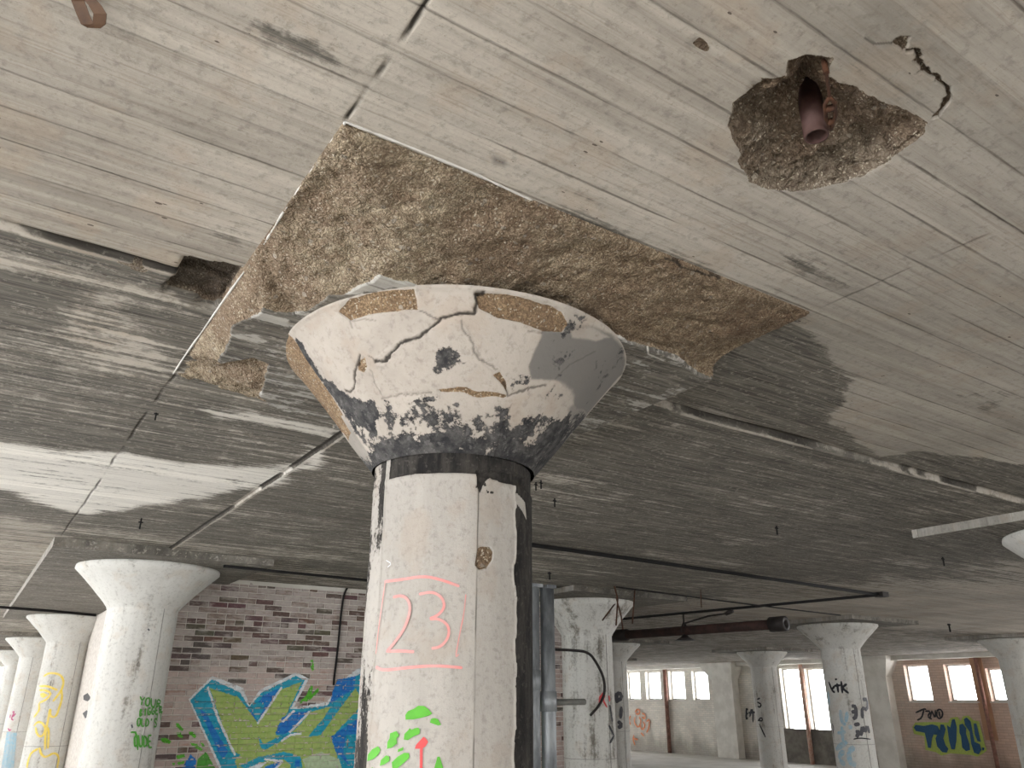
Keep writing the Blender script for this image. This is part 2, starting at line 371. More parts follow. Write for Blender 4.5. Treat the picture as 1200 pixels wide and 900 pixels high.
    # cavity beside the drop panel
    c5 = ss(0, .012, sdf(pz(CAV), X+.012*fbm(X*20, Y*20, 3), Y+.012*fbm(X*20, Y*20+3, 3))); Z += c5*(.035+.02*fbm(X*20, Y*20, 3, 2)); agg = np.maximum(agg, c5); crack = np.maximum(crack, .75*c5)
    agg = np.maximum(agg, ss(0, .008, sdf(pz([(142,300),(165,302),(178,312),(170,315),(148,310)]), X, Y)))
    P = np.stack([X, Y, Z], -1)
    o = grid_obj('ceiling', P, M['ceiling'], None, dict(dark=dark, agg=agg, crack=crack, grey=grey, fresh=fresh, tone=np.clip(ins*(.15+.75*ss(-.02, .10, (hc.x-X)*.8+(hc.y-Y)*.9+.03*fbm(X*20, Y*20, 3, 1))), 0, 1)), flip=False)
    return tag(o, 'board-marked concrete slab with peeling white paint, soot and a broken hole', kind='structure')
ceiling()

# ------------------------------------------------------------------ floor and walls
fm, ft, fb = nodes('floor_concrete', .75, .3); N = NT(ft); P = N.coord()
N.l(N.mix(N.step(.35, .7, N.noise(P, 1.2, 8, .65)), c4(.62, .61, .58), c4(.48, .47, .44)), fb.inputs['Base Color']); N.bump(N.noise(P, 20, 5), .003, fb, .5)
tag(MB().box((XL-.3, YF-.3, -.25), (XR+.3, YB+.3, 0)).build('floor', fm), 'pale dusty concrete floor', kind='structure')

def far_wall_mat(name, a=(.70,.68,.62), b_=(.56,.53,.48), pink=(.46,.30,.23)):
    m, t, b = nodes(name, .9); N = NT(t); g = N.n('ShaderNodeNewGeometry'); mp = N.n('ShaderNodeMapping')
    mp.inputs['Rotation'].default_value = (0, math.radians(90), math.radians(90)); N.l(g.outputs['Position'], mp.inputs[0])
    sx = N.n('ShaderNodeSeparateXYZ'); N.l(g.outputs['Position'], sx.inputs[0])
    cb = N.n('ShaderNodeCombineXYZ'); N.l(sx.outputs[1], cb.inputs[0]); N.l(sx.outputs[2], cb.inputs[1])
    bt = N.n('ShaderNodeTexBrick'); bt.inputs['Scale'].default_value = 1; bt.inputs['Brick Width'].default_value = .215; bt.inputs['Row Height'].default_value = .068; bt.inputs['Mortar Size'].default_value = .006
    N.l(cb.outputs[0], bt.inputs['Vector']); bt.inputs['Color1'].default_value = c4(.9, .9, .9); bt.inputs['Color2'].default_value = c4(1.05, 1.02, 1.); bt.inputs['Mortar'].default_value = c4(.75, .75, .75)
    P = N.coord()
    c = N.mix(N.step(.35, .68, N.noise(P, 1.1, 6, .6)), c4(*a), c4(*b_))
    # the wall turns pink-brown where the limewash has worn off, towards the near bays
    k = N.math('ADD', N.math('MULTIPLY', sx.outputs[1], -1/6.), 17.2/6.)
    k = N.math('ADD', k, N.math('MULTIPLY', N.math('SUBTRACT', N.noise(N.coord((1, 1, .35)), 1.6, 5), .5), 1.1))
    c = N.mix(N.math('MULTIPLY', N.step(.0, .9, k), .75), c, c4(*pink))
    lo = N.math('ADD', sx.outputs[2], N.math('MULTIPLY', N.noise(N.coord((1, 2, .3)), 1.2, 4), 1.2))
    c = N.mix(N.math('MULTIPLY', N.math('SUBTRACT', 1., N.step(.75, 1.35, lo)), .55), c, c4(.16, .145, .12))
    c = N.mix(1., c, bt.outputs['Color'], 'MULTIPLY'); N.l(c, b.inputs['Base Color'])
    N.bump(bt.outputs['Fac'], .004, b, -.6)
    return m
M['far_wall'] = far_wall_mat('limewashed_brick')
M['plain_wall'] = simple('plain_painted_wall', (.68,.66,.61), col2=(.55,.53,.48), sc=2.0)
def wall(name, mat, axis, c, lo, hi, holes, th=.35, out=1, top=H+.05, label=None):
    """a wall of constant x ('x') or y ('y') with rectangular holes (a, b, z0, z1); inner face at c, thickness towards out"""
    us = sorted({lo, hi} | {h[0] for h in holes} | {h[1] for h in holes}); mb = MB()
    for u0, u1 in zip(us[:-1], us[1:]):
        zs = [0.]; mid = (u0+u1)/2
        cuts = sorted((h[2], h[3]) for h in holes if h[0] < mid < h[1])
        z = 0.
        for a, b in cuts+[(top, top)]:
            if a > z+1e-4:
                p, q = sorted((c, c+out*th))
                if axis == 'x': mb.box((p, u0, z), (q, u1, a))
                else: mb.box((u0, p, z), (u1, q, a))
            z = max(z, b)
    o = mb.build(name, mat); return tag(o, label, kind='structure')
wall('wall_left', M['plain_wall'], 'x', XL, YF-.3, YB+.3, [(a, b, .95, 2.85) for a, b in LEFT_OPEN], out=-1, label='window wall beyond the left of the picture')
wall('wall_front', M['plain_wall'], 'y', YF, XL, XR, [(a, b, .95, 2.85) for a, b in FRONT_OPEN], out=-1, label='window wall behind the viewer')
wall('wall_back', M['plain_wall'], 'y', YB, XL, XR, [(a, b, .95, 2.85) for a, b in BACK_OPEN], out=1, label='end wall beyond the row of columns')

# far right wall: windows measured from the photograph
def wy_(x, y=820): return at_x(x, y, XR).y
def wz_(x, y): return at_x(x, y, XR).z
WIN = []
for k, (x0, x1, yt, yb) in enumerate([(734,750,787,820),(756.5,774,787,820),(783.5,802.5,786,820),(811,830,786,820.5),(917,941,783,858),(946.5,969,783,858),(1062,1090,779,822),(1109,1143,778,822),(1158,1167,783,822)]):
    m_ = (yt+yb)/2
    a, b = at_x(x1, m_, XR).y, at_x(x0, m_, XR).y
    if k == 8: a = b-1.25
    WIN.append([a, b, at_x((x0+x1)/2, yb, XR).z, min(at_x((x0+x1)/2, yt, XR).z, H-.14)])
wins = [tuple(w) for w in WIN]
extra = [(-4.2+i*3.2, -1.8+i*3.2, .95, 2.85) for i in range(4)]     # unseen windows added further along, made large to bring in more daylight
extra += [(27.4+i*1.6, 28.4+i*1.6, 1.85, 2.85) for i in range(3)]
wall('wall_right', M['far_wall'], 'x', XR, YF-.3, YB+.3, wins+extra, out=1, th=.38, label='limewashed brick wall with high windows')
for w in wins+extra: portal((XR+.3, (w[0]+w[1])/2, (w[2]+w[3])/2), (0, math.radians(90), 0), w[3]-w[2], w[1]-w[0])
M['frame'] = simple('window_frame_paint', (.62,.60,.56), .5, var=.2)
gm = bpy.data.materials.new('window_glass'); gm.use_nodes = True; gt = gm.node_tree; gt.nodes.clear()
o_ = gt.nodes.new('ShaderNodeOutputMaterial'); mx = gt.nodes.new('ShaderNodeMixShader'); tr = gt.nodes.new('ShaderNodeBsdfTransparent'); gl = gt.nodes.new('ShaderNodeBsdfGlossy')
gl.inputs['Roughness'].default_value = .05; mx.inputs[0].default_value = .06; gt.links.new(tr.outputs[0], mx.inputs[1]); gt.links.new(gl.outputs[0], mx.inputs[2]); gt.links.new(mx.outputs[0], o_.inputs[0])
for i, w in enumerate(wins):
    a, b, z0, z1 = w; fr = .045; X0, X1 = XR+.16, XR+.22
    mb = MB().box((X0, a, z0), (X1, a+fr, z1)).box((X0, b-fr, z0), (X1, b, z1)).box((X0, a+fr, z0), (X1, b-fr, z0+fr)).box((X0, a+fr, z1-fr), (X1, b-fr, z1))
    f = mb.build('window_%d' % (i+1), M['frame'])
    tag(f, ['leftmost of the four high windows over the orange scribble', 'second of the four high windows, left of the red drain pipe', 'third of the four high windows, right of the red drain pipe', 'rightmost of the four high windows, beside the pilaster', 'left tall window beside the plain column', 'right tall window beside the black-lettered column', 'high window above the left end of the teal graffiti', 'high window above the right end of the teal graffiti', 'narrow strip of window beside the right edge column'][i], None, 'far right windows', kind='structure')
    MB().box((X0+.025, a+fr, z0+fr), (X0+.032, b-fr, z1-fr)).build('pane', gm, f)
    MB().box((XR-.03, a-.03, z0-.035), (XR+.16, b+.03, z0)).build('sill', M['plain_wall'], f)

# ------------------------------------------------------------------ the brick core
YW = 7.3*G; XW0, XW1 = 1.30*G, 5.78*G; YW1 = 20*G
M['mortar'] = simple('lime_mortar', (.66,.62,.57), .95, col2=(.50,.46,.42), sc=18)
core = MB().box((XW0, YW, 0), (XW1, YW1, H-.005)).build('wall_middle', M['mortar'])
tag(core, 'brick wall of the stair core with half-worn limewash', kind='structure')
def brick_mat(name, objcol):
    m, t, b = nodes(name, .92); N = NT(t)
    if objcol: oc = N.n('ShaderNodeObjectInfo').outputs['Color']
    else:
        a = N.n('ShaderNodeAttribute'); a.attribute_name = 'tint'; oc = a.outputs['Color']
    P = N.coord(); sx = N.n('ShaderNodeSeparateColor'); N.l(oc, sx.inputs[0])
    n = N.noise(P, 28, 6, .7); n2 = N.noise(N.coord((1, 1, 4)), 6, 5, .65)
    c = N.mix(N.step(.35, .65, n), oc, N.mix(1., oc, c4(.7, .7, .7), 'MULTIPLY'))
    wash = N.math('ADD', N.math('MULTIPLY', n2, 1.), N.math('MULTIPLY', sx.outputs[0], .55))
    c = N.mix(N.math('MULTIPLY', N.step(.56, .72, wash), .55), c, c4(.48, .43, .40))
    N.l(c, b.inputs['Base Color']); N.bump(n, .003, b, .7); return m
M['brick'] = brick_mat('limewashed_brick_single', True); M['brick_s'] = brick_mat('limewashed_brick_courses', False)
CH, BL = .0575, .195
def brick_geo(L, Hh, d, j):
    e = .004; r = lambda: (random.random()-.5)*j
    o = [(-L/2, 0, -Hh/2), (L/2, 0, -Hh/2), (L/2, 0, Hh/2), (-L/2, 0, Hh/2)]
    mid = [(x+r(), -d+.003, z+r()) for x, _, z in o]
    inn = [(x*(1-2*e/L)+r(), -d+r()*.4, z*(1-2*e/Hh)+r()) for x, _, z in o]
    v = o+mid+inn; f = [[8, 9, 10, 11]]
    for i in range(4):
        k = (i+1) % 4; f += [[i, k, k+4, i+4], [i+4, k+4, k+8, i+8]]
    return v, f
DEP = .009
def mk_brick_mesh(L):
    v, f = brick_geo(L, CH-.010, DEP, .003); me = bpy.data.meshes.new('brick'); me.from_pydata(v, [], f); me.materials.append(M['brick']); return me
BM = [mk_brick_mesh(BL-.010) for _ in range(5)]; BH = [mk_brick_mesh(BL/2-.010) for _ in range(5)]
bricks = []     # (x centre, z centre, length)
rows = int(H/CH)
for r_ in range(rows):
    z = (r_+.5)*CH + .01
    if z > H-.06: continue
    head = (r_ % 7 == 3); L = BL/2 if head else BL
    x = XW0 + (0 if r_ % 2 else -BL/2)
    while x < XW1-.01:
        a, b = max(x, XW0), min(x+L, XW1)
        if b-a > .04: bricks.append(((a+b)/2, z, b-a))
        x += L
def brick_tint(x, z):
    """dark brown in a patch below the slab, pink lower down, limewash at the very top"""
    zz = z/H; n = float(fbm(np.array([x*1.3]), np.array([z*4.]), 3, 3)[0]); q = random.random()
    patch = math.exp(-((x-2.5)/.8)**2-((z-2.52)/.26)**2)
    if q < .12+.75*patch: return (.115+.05*random.random(), .085+.03*random.random(), .075+.02*random.random())
    if z < 2.22+.1*n: return random.choice([(.47,.31,.26), (.50,.35,.30), (.43,.33,.29), (.50,.40,.35), (.40,.27,.22)])
    return random.choice([(.36,.31,.28), (.42,.37,.34), (.30,.24,.21), (.40,.33,.30), (.26,.20,.17)])
def topx(x, z):
    v = ROT.transposed() @ (Vector((x, YW, z))-C0); return 600+v.x/-v.z*F, 450-v.y/-v.z*F
def in_view(x, z):
    p, q = topx(x, z); return q < 906 and ((186 < p < 434) or (612 < p < 672))
vis = [b for b in bricks if in_view(b[0], b[1])]
vis.sort(key=lambda b: -b[1]); single = set(vis[:300]); vs, fs, tc = [], [], []
for b in bricks:
    x, z, L = b; tint = brick_tint(x, z)
    if b in single:
        src = random.choice(BM if L > BL*.75 else BH); o = bpy.data.objects.new('brick', src); COL.objects.link(o); o.parent = core
        o.location = (x, YW-random.random()*.003, z); o.scale.x = (L-.010)/((BL if L > BL*.75 else BL/2)-.010); o.color = tint+(1,)
    else:
        v, f = brick_geo(L-.010, CH-.010, DEP, .003); n = len(vs); dy = random.random()*.003
        vs += [(a+x, c+YW-dy, d+z) for a, c, d in v]; fs += [[i+n for i in q] for q in f]; tc += [tint+(1,)]*len(v)
o = mesh_obj('brick_courses', vs, fs, M['brick_s'], core); o['kind'] = 'stuff'
ca = o.data.color_attributes.new('tint', 'FLOAT_COLOR', 'POINT'); ca.data.foreach_set('color', np.array(tc, np.float32).reshape(-1))
# concrete strip between bricks and slab
MB().box((XW0, YW-.012, H-.075), (XW1, YW, H-.004)).build('head_strip', M['plain_wall'], core)

# ------------------------------------------------------------------ spray paint
def flat(name, col, rough=.55, a=None):
    m, t, b = nodes(name, rough, .3); N = NT(t); P = N.coord(); n = N.noise(P, 25, 5, .6)
    N.l(N.mix(N.step(.3, .7, n), c4(*col), c4(*(a or tuple(x*.8 for x in col)))), b.inputs['Base Color']); return m
INK = dict(white=flat('spray_white', (.70,.74,.76)), teal=flat('spray_teal', (.015,.33,.48)), blue=flat('spray_blue', (.01,.12,.46), a=(.01,.2,.5)), green=flat('spray_moss_green', (.27,.40,.10), a=(.36,.44,.14)),
           lime=flat('spray_lime', (.08,.32,.04)), leaf=flat('spray_leaf', (.10,.42,.03)), pink=flat('spray_pink', (.70,.27,.25), a=(.62,.33,.31)), red=flat('spray_red', (.70,.08,.08)),
           black=flat('spray_black', (.02,.02,.025)), orange=flat('spray_orange', (.62,.20,.07)), yellow=flat('spray_yellow', (.75,.56,.06), a=(.78,.62,.2)), navy=flat('spray_navy', (.012,.07,.16)),
           limeout=flat('spray_lime_outline', (.38,.48,.10)), paleblue=flat('spray_pale_blue', (.30,.50,.62), a=(.45,.52,.55)), sooty=flat('spray_faded_black', (.10,.10,.11)), magenta=flat('spray_magenta', (.55,.10,.25)), palegreen=flat('spray_pale_green', (.45,.56,.36)))
class Plane:
    def __init__(s, ax, c, off=.004): s.ax, s.c, s.off = ax, c, off
    def hit(s, x, y):
        p = at_x(x, y, s.c) if s.ax == 'x' else at_y(x, y, s.c)
        n = Vector((-1, 0, 0)) if s.ax == 'x' else Vector((0, -1, 0)); return p+n*s.off, n
class Cyl:
    def __init__(s, cx, cy, r, off=.004): s.cx, s.cy, s.r, s.off = cx, cy, r, off
    def hit(s, x, y):
        p = at_cyl(x, y, s.cx, s.cy, s.r); n = Vector((p.x-s.cx, p.y-s.cy, 0)).normalized()
        return Vector((s.cx, s.cy, p.z))+n*(s.r+s.off), n
def dense(pts, step=3.):
    out = [pts[0]]
    for a, b in zip(pts[:-1], pts[1:]):
        k = max(1, int(math.hypot(b[0]-a[0], b[1]-a[1])/step))
        out += [(a[0]+(b[0]-a[0])*i/k, a[1]+(b[1]-a[1])*i/k) for i in range(1, k+1)]
    return out
def smooth(pts, n=2):
    for _ in range(n):
        q = [pts[0]]
        for a, b in zip(pts[:-1], pts[1:]): q += [(a[0]*.75+b[0]*.25, a[1]*.75+b[1]*.25), (a[0]*.25+b[0]*.75, a[1]*.25+b[1]*.75)]
        pts = q+[pts[-1]]
    return pts
def strokes(name, surf, lines, wpx, mat, parent, label=None, sm=1):
    mb = MB()
    for k, l in enumerate(lines):
        h = [surf.hit(*p) for p in dense(smooth(l, sm) if sm else l)]
        pts = [p+n*(.0003*(k % 5)) for p, n in h]; nr = [n for p, n in h]
        d = (pts[0]-C0).length/F*wpx
        w = [d*(.55 if i in (0, len(pts)-1) else 1) for i in range(len(pts))]
        mb.ribbon(pts, nr, w)
    o = mb.build(name, mat, parent); 
    if label: o['label'] = label
    return o
def fills(name, surf, polys, mat, parent, label=None):
    if len(polys) > 1:
        for pl in polys: fills(name, surf, [pl], mat, parent, label)
        return
    mb = MB()
    for k, pl in enumerate(polys):
        bmx = bmesh.new(); vv = [bmx.verts.new((x, y, 0)) for x, y in pl]; bmx.faces.new(vv)
        bmesh.ops.triangulate(bmx, faces=bmx.faces[:])
        bmesh.ops.subdivide_edges(bmx, edges=bmx.edges[:], cuts=2, use_grid_fill=True)
        bmesh.ops.triangulate(bmx, faces=bmx.faces[:]); bmx.verts.ensure_lookup_table(); n = len(mb.v)
        for v in bmx.verts: p, nr = surf.hit(v.co.x, v.co.y); mb.v.append(p)
        for f in bmx.faces: mb.f.append([n+v.index for v in f.verts])
        bmx.free()
    o = mb.build(name, mat, parent)
    if label: o['label'] = label
    return o
FONT = {'Y': [[(0,1),(.5,.5),(1,1)],[(.5,.5),(.4,0)]], 'O': [[(.5,1),(.05,.7),(.1,.1),(.6,0),(.95,.4),(.8,.9),(.5,1)]], 'U': [[(0,1),(.1,.1),(.6,0),(.9,.3),(.9,1)]],
        'R': [[(.1,0),(.1,1),(.8,.85),(.7,.5),(.1,.5)],[(.3,.5),(.95,0)]], 'B': [[(.1,0),(.1,1),(.75,.85),(.1,.5),(.85,.3),(.1,0)]], 'I': [[(.5,1),(.5,0)]],
        'G': [[(.9,.9),(.3,1),(.05,.4),(.5,0),(.9,.2),(.85,.5),(.5,.45)]], 'E': [[(.9,1),(.1,1),(.1,0),(.9,0)],[(.1,.5),(.7,.5)]], 'D': [[(.1,0),(.15,1),(.9,.7),(.85,.2),(.1,0)]],
        'L': [[(.1,1),(.1,0),(.9,.05)]], 'S': [[(.9,.9),(.3,1),(.1,.7),(.8,.35),(.6,0),(.05,.1)]], 'T': [[(0,1),(1,1)],[(.5,1),(.45,0)]], 'K': [[(.1,1),(.15,0)],[(.9,1),(.15,.45),(.95,0)]],
        'N': [[(.05,0),(.1,1),(.8,0),(.9,1)]], 'F': [[(.9,1),(.1,1),(.1,0)],[(.1,.5),(.7,.5)]], 'J': [[(.2,1),(.9,1)],[(.6,1),(.5,.1),(.1,.1)]], 'A': [[(0,0),(.5,1),(.95,0)],[(.2,.4),(.8,.4)]],
        'P': [[(.1,0),(.1,1),(.85,.85),(.75,.5),(.1,.45)]], "'": [[(.5,1),(.4,.7)]], '-': [[(.1,.5),(.9,.5)]], 'M': [[(0,0),(.1,1),(.5,.3),(.9,1),(1,0)]]}
def text(s, org, right, up, gap=1.15):
    """letters as strokes; org lower left in picture coordinates of the photo"""
    out = []
    for i, ch in enumerate(s):
        for l in FONT.get(ch, []):
            out.append([(org[0]+right[0]*(i*gap+u)+up[0]*v, org[1]+right[1]*(i*gap+u)+up[1]*v) for u, v in l])
    return out

# ---- mural on the brick wall: a film of paint that follows every brick and joint
def mural():
    S_ = lambda l: [(180+x*260/1200, 760+y*260/1200) for x, y in l]
    W = lambda l: [(lambda q: (q.x, q.z))(at_y(x, y, YW)) for x, y in l]
    L = []   # (polygon, ink) painter's order
    L.append((S_([(185,275),(315,150),(480,215),(515,310),(570,225),(770,130),(835,165),(755,320),(850,305),(935,290),(1000,190),(1085,120),(1400,-40),(1900,40),(2100,300),(2100,1100),(600,1100),(420,760),(350,650)]), 'white'))
    L.append((S_([(195,282),(312,168),(465,240),(512,318),(580,240),(765,150),(815,172),(735,330),(820,325),(935,310),(1010,215),(1090,150),(1400,0),(1850,80),(2000,330),(2000,1000),(640,1000),(460,760),(360,640)]), 'teal'))
    L.append((S_([(245,330),(275,345),(400,560),(370,600),(345,560)]), 'blue'))
    L.append((S_([(520,345),(590,255),(675,215),(640,290),(560,400),(535,370)]), 'blue')); L.append((S_([(515,322),(560,290),(600,300),(560,400),(540,360)]), 'teal'))
    L.append((S_([(300,215),(455,265),(560,405),(680,225),(800,180),(690,410),(655,470),(720,475),(790,410),(845,345),(955,315),(880,440),(840,480),(1000,330),(1090,215),(1130,300),(960,480),(1000,620),(1040,700),(900,800),(800,760),(560,760),(470,700),(420,570)]), 'green'))
    L.append((S_([(655,462),(690,375),(760,345),(835,340),(790,400),(710,470)]), 'blue')); L.append((S_([(830,480),(960,325),(1000,330),(900,470)]), 'teal'))
    L.append((S_([(560,470),(590,520),(650,490),(720,455),(780,455),(700,495),(600,550),(575,540)]), 'teal'))
    L.append((S_([(355,650),(430,560),(465,575),(400,650)]), 'teal'))
    L.append((S_([(455,640),(560,590),(700,560),(790,585),(800,640),(780,720),(740,720),(735,630),(700,600),(600,610),(500,650)]), 'teal')); L.append((S_([(600,640),(690,605),(640,700),(560,700)]), 'blue')); L.append((S_([(765,600),(790,600),(785,640),(755,640)]), 'blue'))
    L.append((S_([(500,650),(560,625),(615,612),(560,660),(520,690)]), 'white'))
    L.append((S_([(955,480),(1040,420),(1100,380),(1120,460),(1040,470),(1020,560),(1060,640),(980,560)]), 'blue'))
    L.append((S_([(990,170),(1090,150),(1080,220),(950,300),(960,250)]), 'blue'))
    L.append((S_([(800,600),(900,560),(1000,600),(1030,700),(860,760)]), 'palegreen'))
    L.append((S_([(1200,130),(1400,60),(1560,300),(1700,80),(1850,130),(1660,520),(1720,900),(1480,900),(1500,560),(1330,420)]), 'green')); L.append((S_([(1140,420),(1300,480),(1420,600),(1400,820),(1180,880),(1080,700)]), 'green')); L.append((S_([(1200,560),(1310,600),(1290,740),(1190,720)]), 'blue')); L.append((S_([(1420,60),(1560,300),(1600,240),(1480,40)]), 'white'))
    # lower part below the picture's edge
    L.append((S_([(620,780),(1800,780),(1850,1000),(760,1000)]), 'green')); L.append((S_([(800,840),(1500,820),(1400,930),(900,930)]), 'blue'))
    for l in ([(290,215),(345,380),(432,575)], [(685,215),(560,405)], [(760,335),(700,400),(690,420)], [(835,345),(735,450)], [(690,500),(730,470),(785,460)]):
        pass
    L.append((S_([(150,650),(195,575),(225,600),(220,700),(120,720)]), 'blue')); L.append((S_([(235,600),(280,560),(325,640),(330,720),(220,720)]), 'lime'))
    for p in ([(115,405),(130,405),(158,440),(150,448),(120,425)], [(120,458),(140,456),(158,480),(150,488),(128,478)], [(185,450),(215,455),(228,480),(215,485),(190,465)], [(35,488),(60,485),(92,500),(85,515),(45,512)],
              [(197,510),(225,515),(262,548),(255,558),(205,530)], [(250,510),(265,515),(275,530),(262,532)], [(120,580),(165,572),(165,588),(125,600)], [(95,622),(110,618),(108,632),(98,632)], [(122,618),(160,610),(162,625),(130,632)],
              [(845,65),(858,62),(865,110),(855,125),(845,100)], [(850,200),(858,205),(850,250),(885,215),(890,235),(840,280),(790,300),(785,290),(820,260),(835,225)]):
        L.append((S_(p), 'leaf'))
    names = sorted({k for _, k in L}); mats = [INK[k] for k in names]
    d = .0065; xs = np.arange(XW0+.02, at_y(560, 880, YW).x, d); zs = np.arange(at_y(300, 960, YW).z, at_y(400, 760, YW).z, d)
    X, Z = np.meshgrid(xs, zs, indexing='ij'); idx = np.full(X.shape, -1)
    jx = X+.004*fbm(X*40, Z*40, 2, 1); jz = Z+.004*fbm(X*40, Z*40, 2, 2)
    for poly, k in L: idx[sdf(W(poly), jx, jz) > 0] = names.index(k)
    for l in ([(290,215),(345,380),(435,575)], [(687,215),(560,405)], [(755,340),(695,395)], [(838,345),(735,452)], [(690,500),(735,470),(790,462)], [(600,600),(690,612),(650,660)]):
        idx[pline(W(S_(l)), jx, jz) < .011] = names.index('white')
    # relief: same brick lattice
    row = np.floor((Z-.01)/CH).astype(int); fz = (Z-.01)/CH-row; L_ = np.where(row % 7 == 3, BL/2, BL); off = np.where(row % 2 == 1, 0., -BL/2)
    fx = ((X-XW0-off)/L_) % 1.0; jd = np.minimum(np.minimum(fx, 1-fx)*L_, np.minimum(fz, 1-fz)*CH)
    thin = (jd < .0055) & (vn(X*30, Z*30, 3) < .30)
    idx[thin] = -1; idx[(vn(X*55, Z*55, 5) > .93)] = -1
    Yv = YW-.0015-(DEP+.0035)*ss(.003, .0075, jd)
    n, m = X.shape; keep = idx[:-1, :-1] >= 0; ids = np.arange(n*m).reshape(n, m)
    q = np.stack([ids[:-1, :-1], ids[1:, :-1], ids[1:, 1:], ids[:-1, 1:]], -1)[keep]; mi = idx[:-1, :-1][keep]
    used, inv = np.unique(q, return_inverse=True); inv = inv.reshape(q.shape); co = np.stack([X, Yv, Z], -1).reshape(-1, 3)[used]
    o = mesh_obj('painted_mural', co.tolist(), inv.tolist(), None, core, mats=mats, midx=mi.astype(np.int32), smooth=True)
    o['label'] = 'blue and green lettering mural sprayed on the bricks'
mural()
sw = Plane('x', XW0, .003)
fills('graffiti_mark', sw, [[(98,815),(103,812),(107,818),(103,822),(98,820)], [(97,836),(102,832),(106,838),(100,842)]], INK['black'], core)

# ------------------------------------------------------------------ columns
def z_of(px_, py_, cx, cy): return at_cyl(px_, py_, cx, cy, .27).z
def column(cx, cy, label, r=.25*G, rc=.515*G, t=.075*G, hp=.74*G, neck=.62*G, seams=(40,), dirt=.12, group='concrete mushroom columns of the hall', panel=True, segs=96, long_to=None):
    e = empty('concrete_column', (cx, cy, 0), label, 'column', group); e['kind'] = 'thing'
    ct = H-t
    th = np.linspace(-math.pi, math.pi, segs+1); view = math.atan2(-cy, -cx)
    zs = seg((0, CAM_Z+neck, .09)); T, Z = np.meshgrid(th, zs, indexing='ij')
    sd = int(abs(cx*7+cy*3)) % 8
    R = r+.004*fbm(T*3, Z*1.5, 4, sd)-.0008
    dark = np.full(T.shape, dirt)+.1*fbm(T*2, Z, 3, sd); crack = np.zeros(T.shape)
    R[-1] = R[0]
    A = T+view
    P = np.stack([cx+R*np.cos(A), cy+R*np.sin(A), Z], -1); z0 = np.zeros(T.shape)
    grid_obj('shaft', P, M['column'], e, dict(dark=dark, agg=z0, crack=crack, grey=z0+.15*ss(.3, 1.8, T)))
    mb = MB()
    for s in seams:      # raised mortar line left by the steel form
        a = view+math.radians(s)
        p = [Vector((cx+(r+.001)*math.cos(a), cy+(r+.001)*math.sin(a), z)) for z in np.linspace(.0, CAM_Z+neck, 20)]
        mb.tube(p, .004, 5)
    p = [Vector((cx+(r+.001)*math.cos(a), cy+(r+.001)*math.sin(a), 1.25)) for a in np.linspace(0, 2*math.pi, 40)]
    mb.tube(p, .003, 4); mb.build('form_seam', M['seam'], e)
    # capital: flared cone with a vertical lip
    prof = [(r+.004, CAM_Z+neck-.004), (r+.008, CAM_Z+neck+.012)]
    z1 = ct-.03
    for i in range(1, 9): k = i/8; prof.append((r+.008+(rc-r-.008)*k+.012*math.sin(math.pi*k)*-1, CAM_Z+neck+.012+(z1-CAM_Z-neck-.012)*k))
    prof += [(rc, ct-.012), (rc-.003, ct), (rc-.12, ct+.02)]
    pr_ = np.array(prof); T, K = np.meshgrid(th, np.arange(len(prof)), indexing='ij'); R = pr_[K, 0]+.005*fbm(T*3+3, K*.5, 3, sd+1); R[-1] = R[0]; A = T+view
    P = np.stack([cx+R*np.cos(A), cy+R*np.sin(A), pr_[K, 1]], -1); z0 = np.zeros(T.shape)
    grid_obj('capital', P, M['column'], e, dict(dark=z0+dirt+.12*fbm(T*2, K*.3, 3, sd), agg=z0, crack=z0, grey=z0+.1))
    if panel:
        y1 = long_to if long_to else cy+hp
        b0, b1 = (cx-hp, cy-hp, ct), (cx+hp, y1, H+.01); mb = MB().box(b0, b1); v, f, dk = [], [], []
        for k, q in enumerate(mb.f):
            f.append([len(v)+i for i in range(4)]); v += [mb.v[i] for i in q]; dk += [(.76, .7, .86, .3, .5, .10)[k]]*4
        o = mesh_obj('drop_panel', v, f, M['panel_plain'], e); at = o.data.attributes.new('dark', 'FLOAT', 'POINT'); at.data.foreach_set('value', dk)
    return e
M['seam'] = simple('form_seam', (.30,.29,.27), .9)
M['panel_plain'] = worn_concrete('plain_drop_panel', paint=(.42,.40,.36), paint2=(.22,.21,.19), streak=(1.3, 20, 1), boards=.125)
def pzg(x, y): return x*G, y*G
colA = column(1.1*G, 6.75*G, 'large white column with green lettering in front of the brick wall', seams=(35,), rc=.52*G, r=.252*G, panel=False)
mb = MB().box((.36*G, 6.01*G, H-.09), (1.84*G, YW-.012, H+.01)); b2 = MB().box((.36*G, YW-.012, H-.09), (XW0-.01, 12.3*G, H+.01))
v, f, dk = [], [], []
for bb in (mb, b2):
    for k, q in enumerate(bb.f):
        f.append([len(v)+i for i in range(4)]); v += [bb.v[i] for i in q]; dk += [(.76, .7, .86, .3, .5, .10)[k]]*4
o = mesh_obj('trim_1', v, f, M['panel_plain']); at = o.data.attributes.new('dark', 'FLOAT', 'POINT'); at.data.foreach_set('value', dk)
tag(o, 'dropped strip of slab over the left column row with a white edge', kind='structure')
colB = column(1.1*G, 11.6*G, 'white column with a yellow line-drawn figure', seams=(30,), rc=.52*G, panel=False)
colC = column(1.1*G, 16.4*G, 'white column with pink marks and a pale blue foot', seams=(-10,))
colD = column(1.1*G, 21.2*G, 'far white column at the left end of the row', seams=(20,))
colR = column(5.5*G, 1.9*G, 'white column of which only the capital shows at the right edge')
colM = column(5.35*G, 6.6*G, 'weathered white column beside the galvanized pipes', r=.26*G, rc=.50*G, dirt=.30, seams=(48,), neck=.60*G)
colN = column(10*G, 11.6*G, 'narrow column with faded black lettering beside the far windows', dirt=.2)
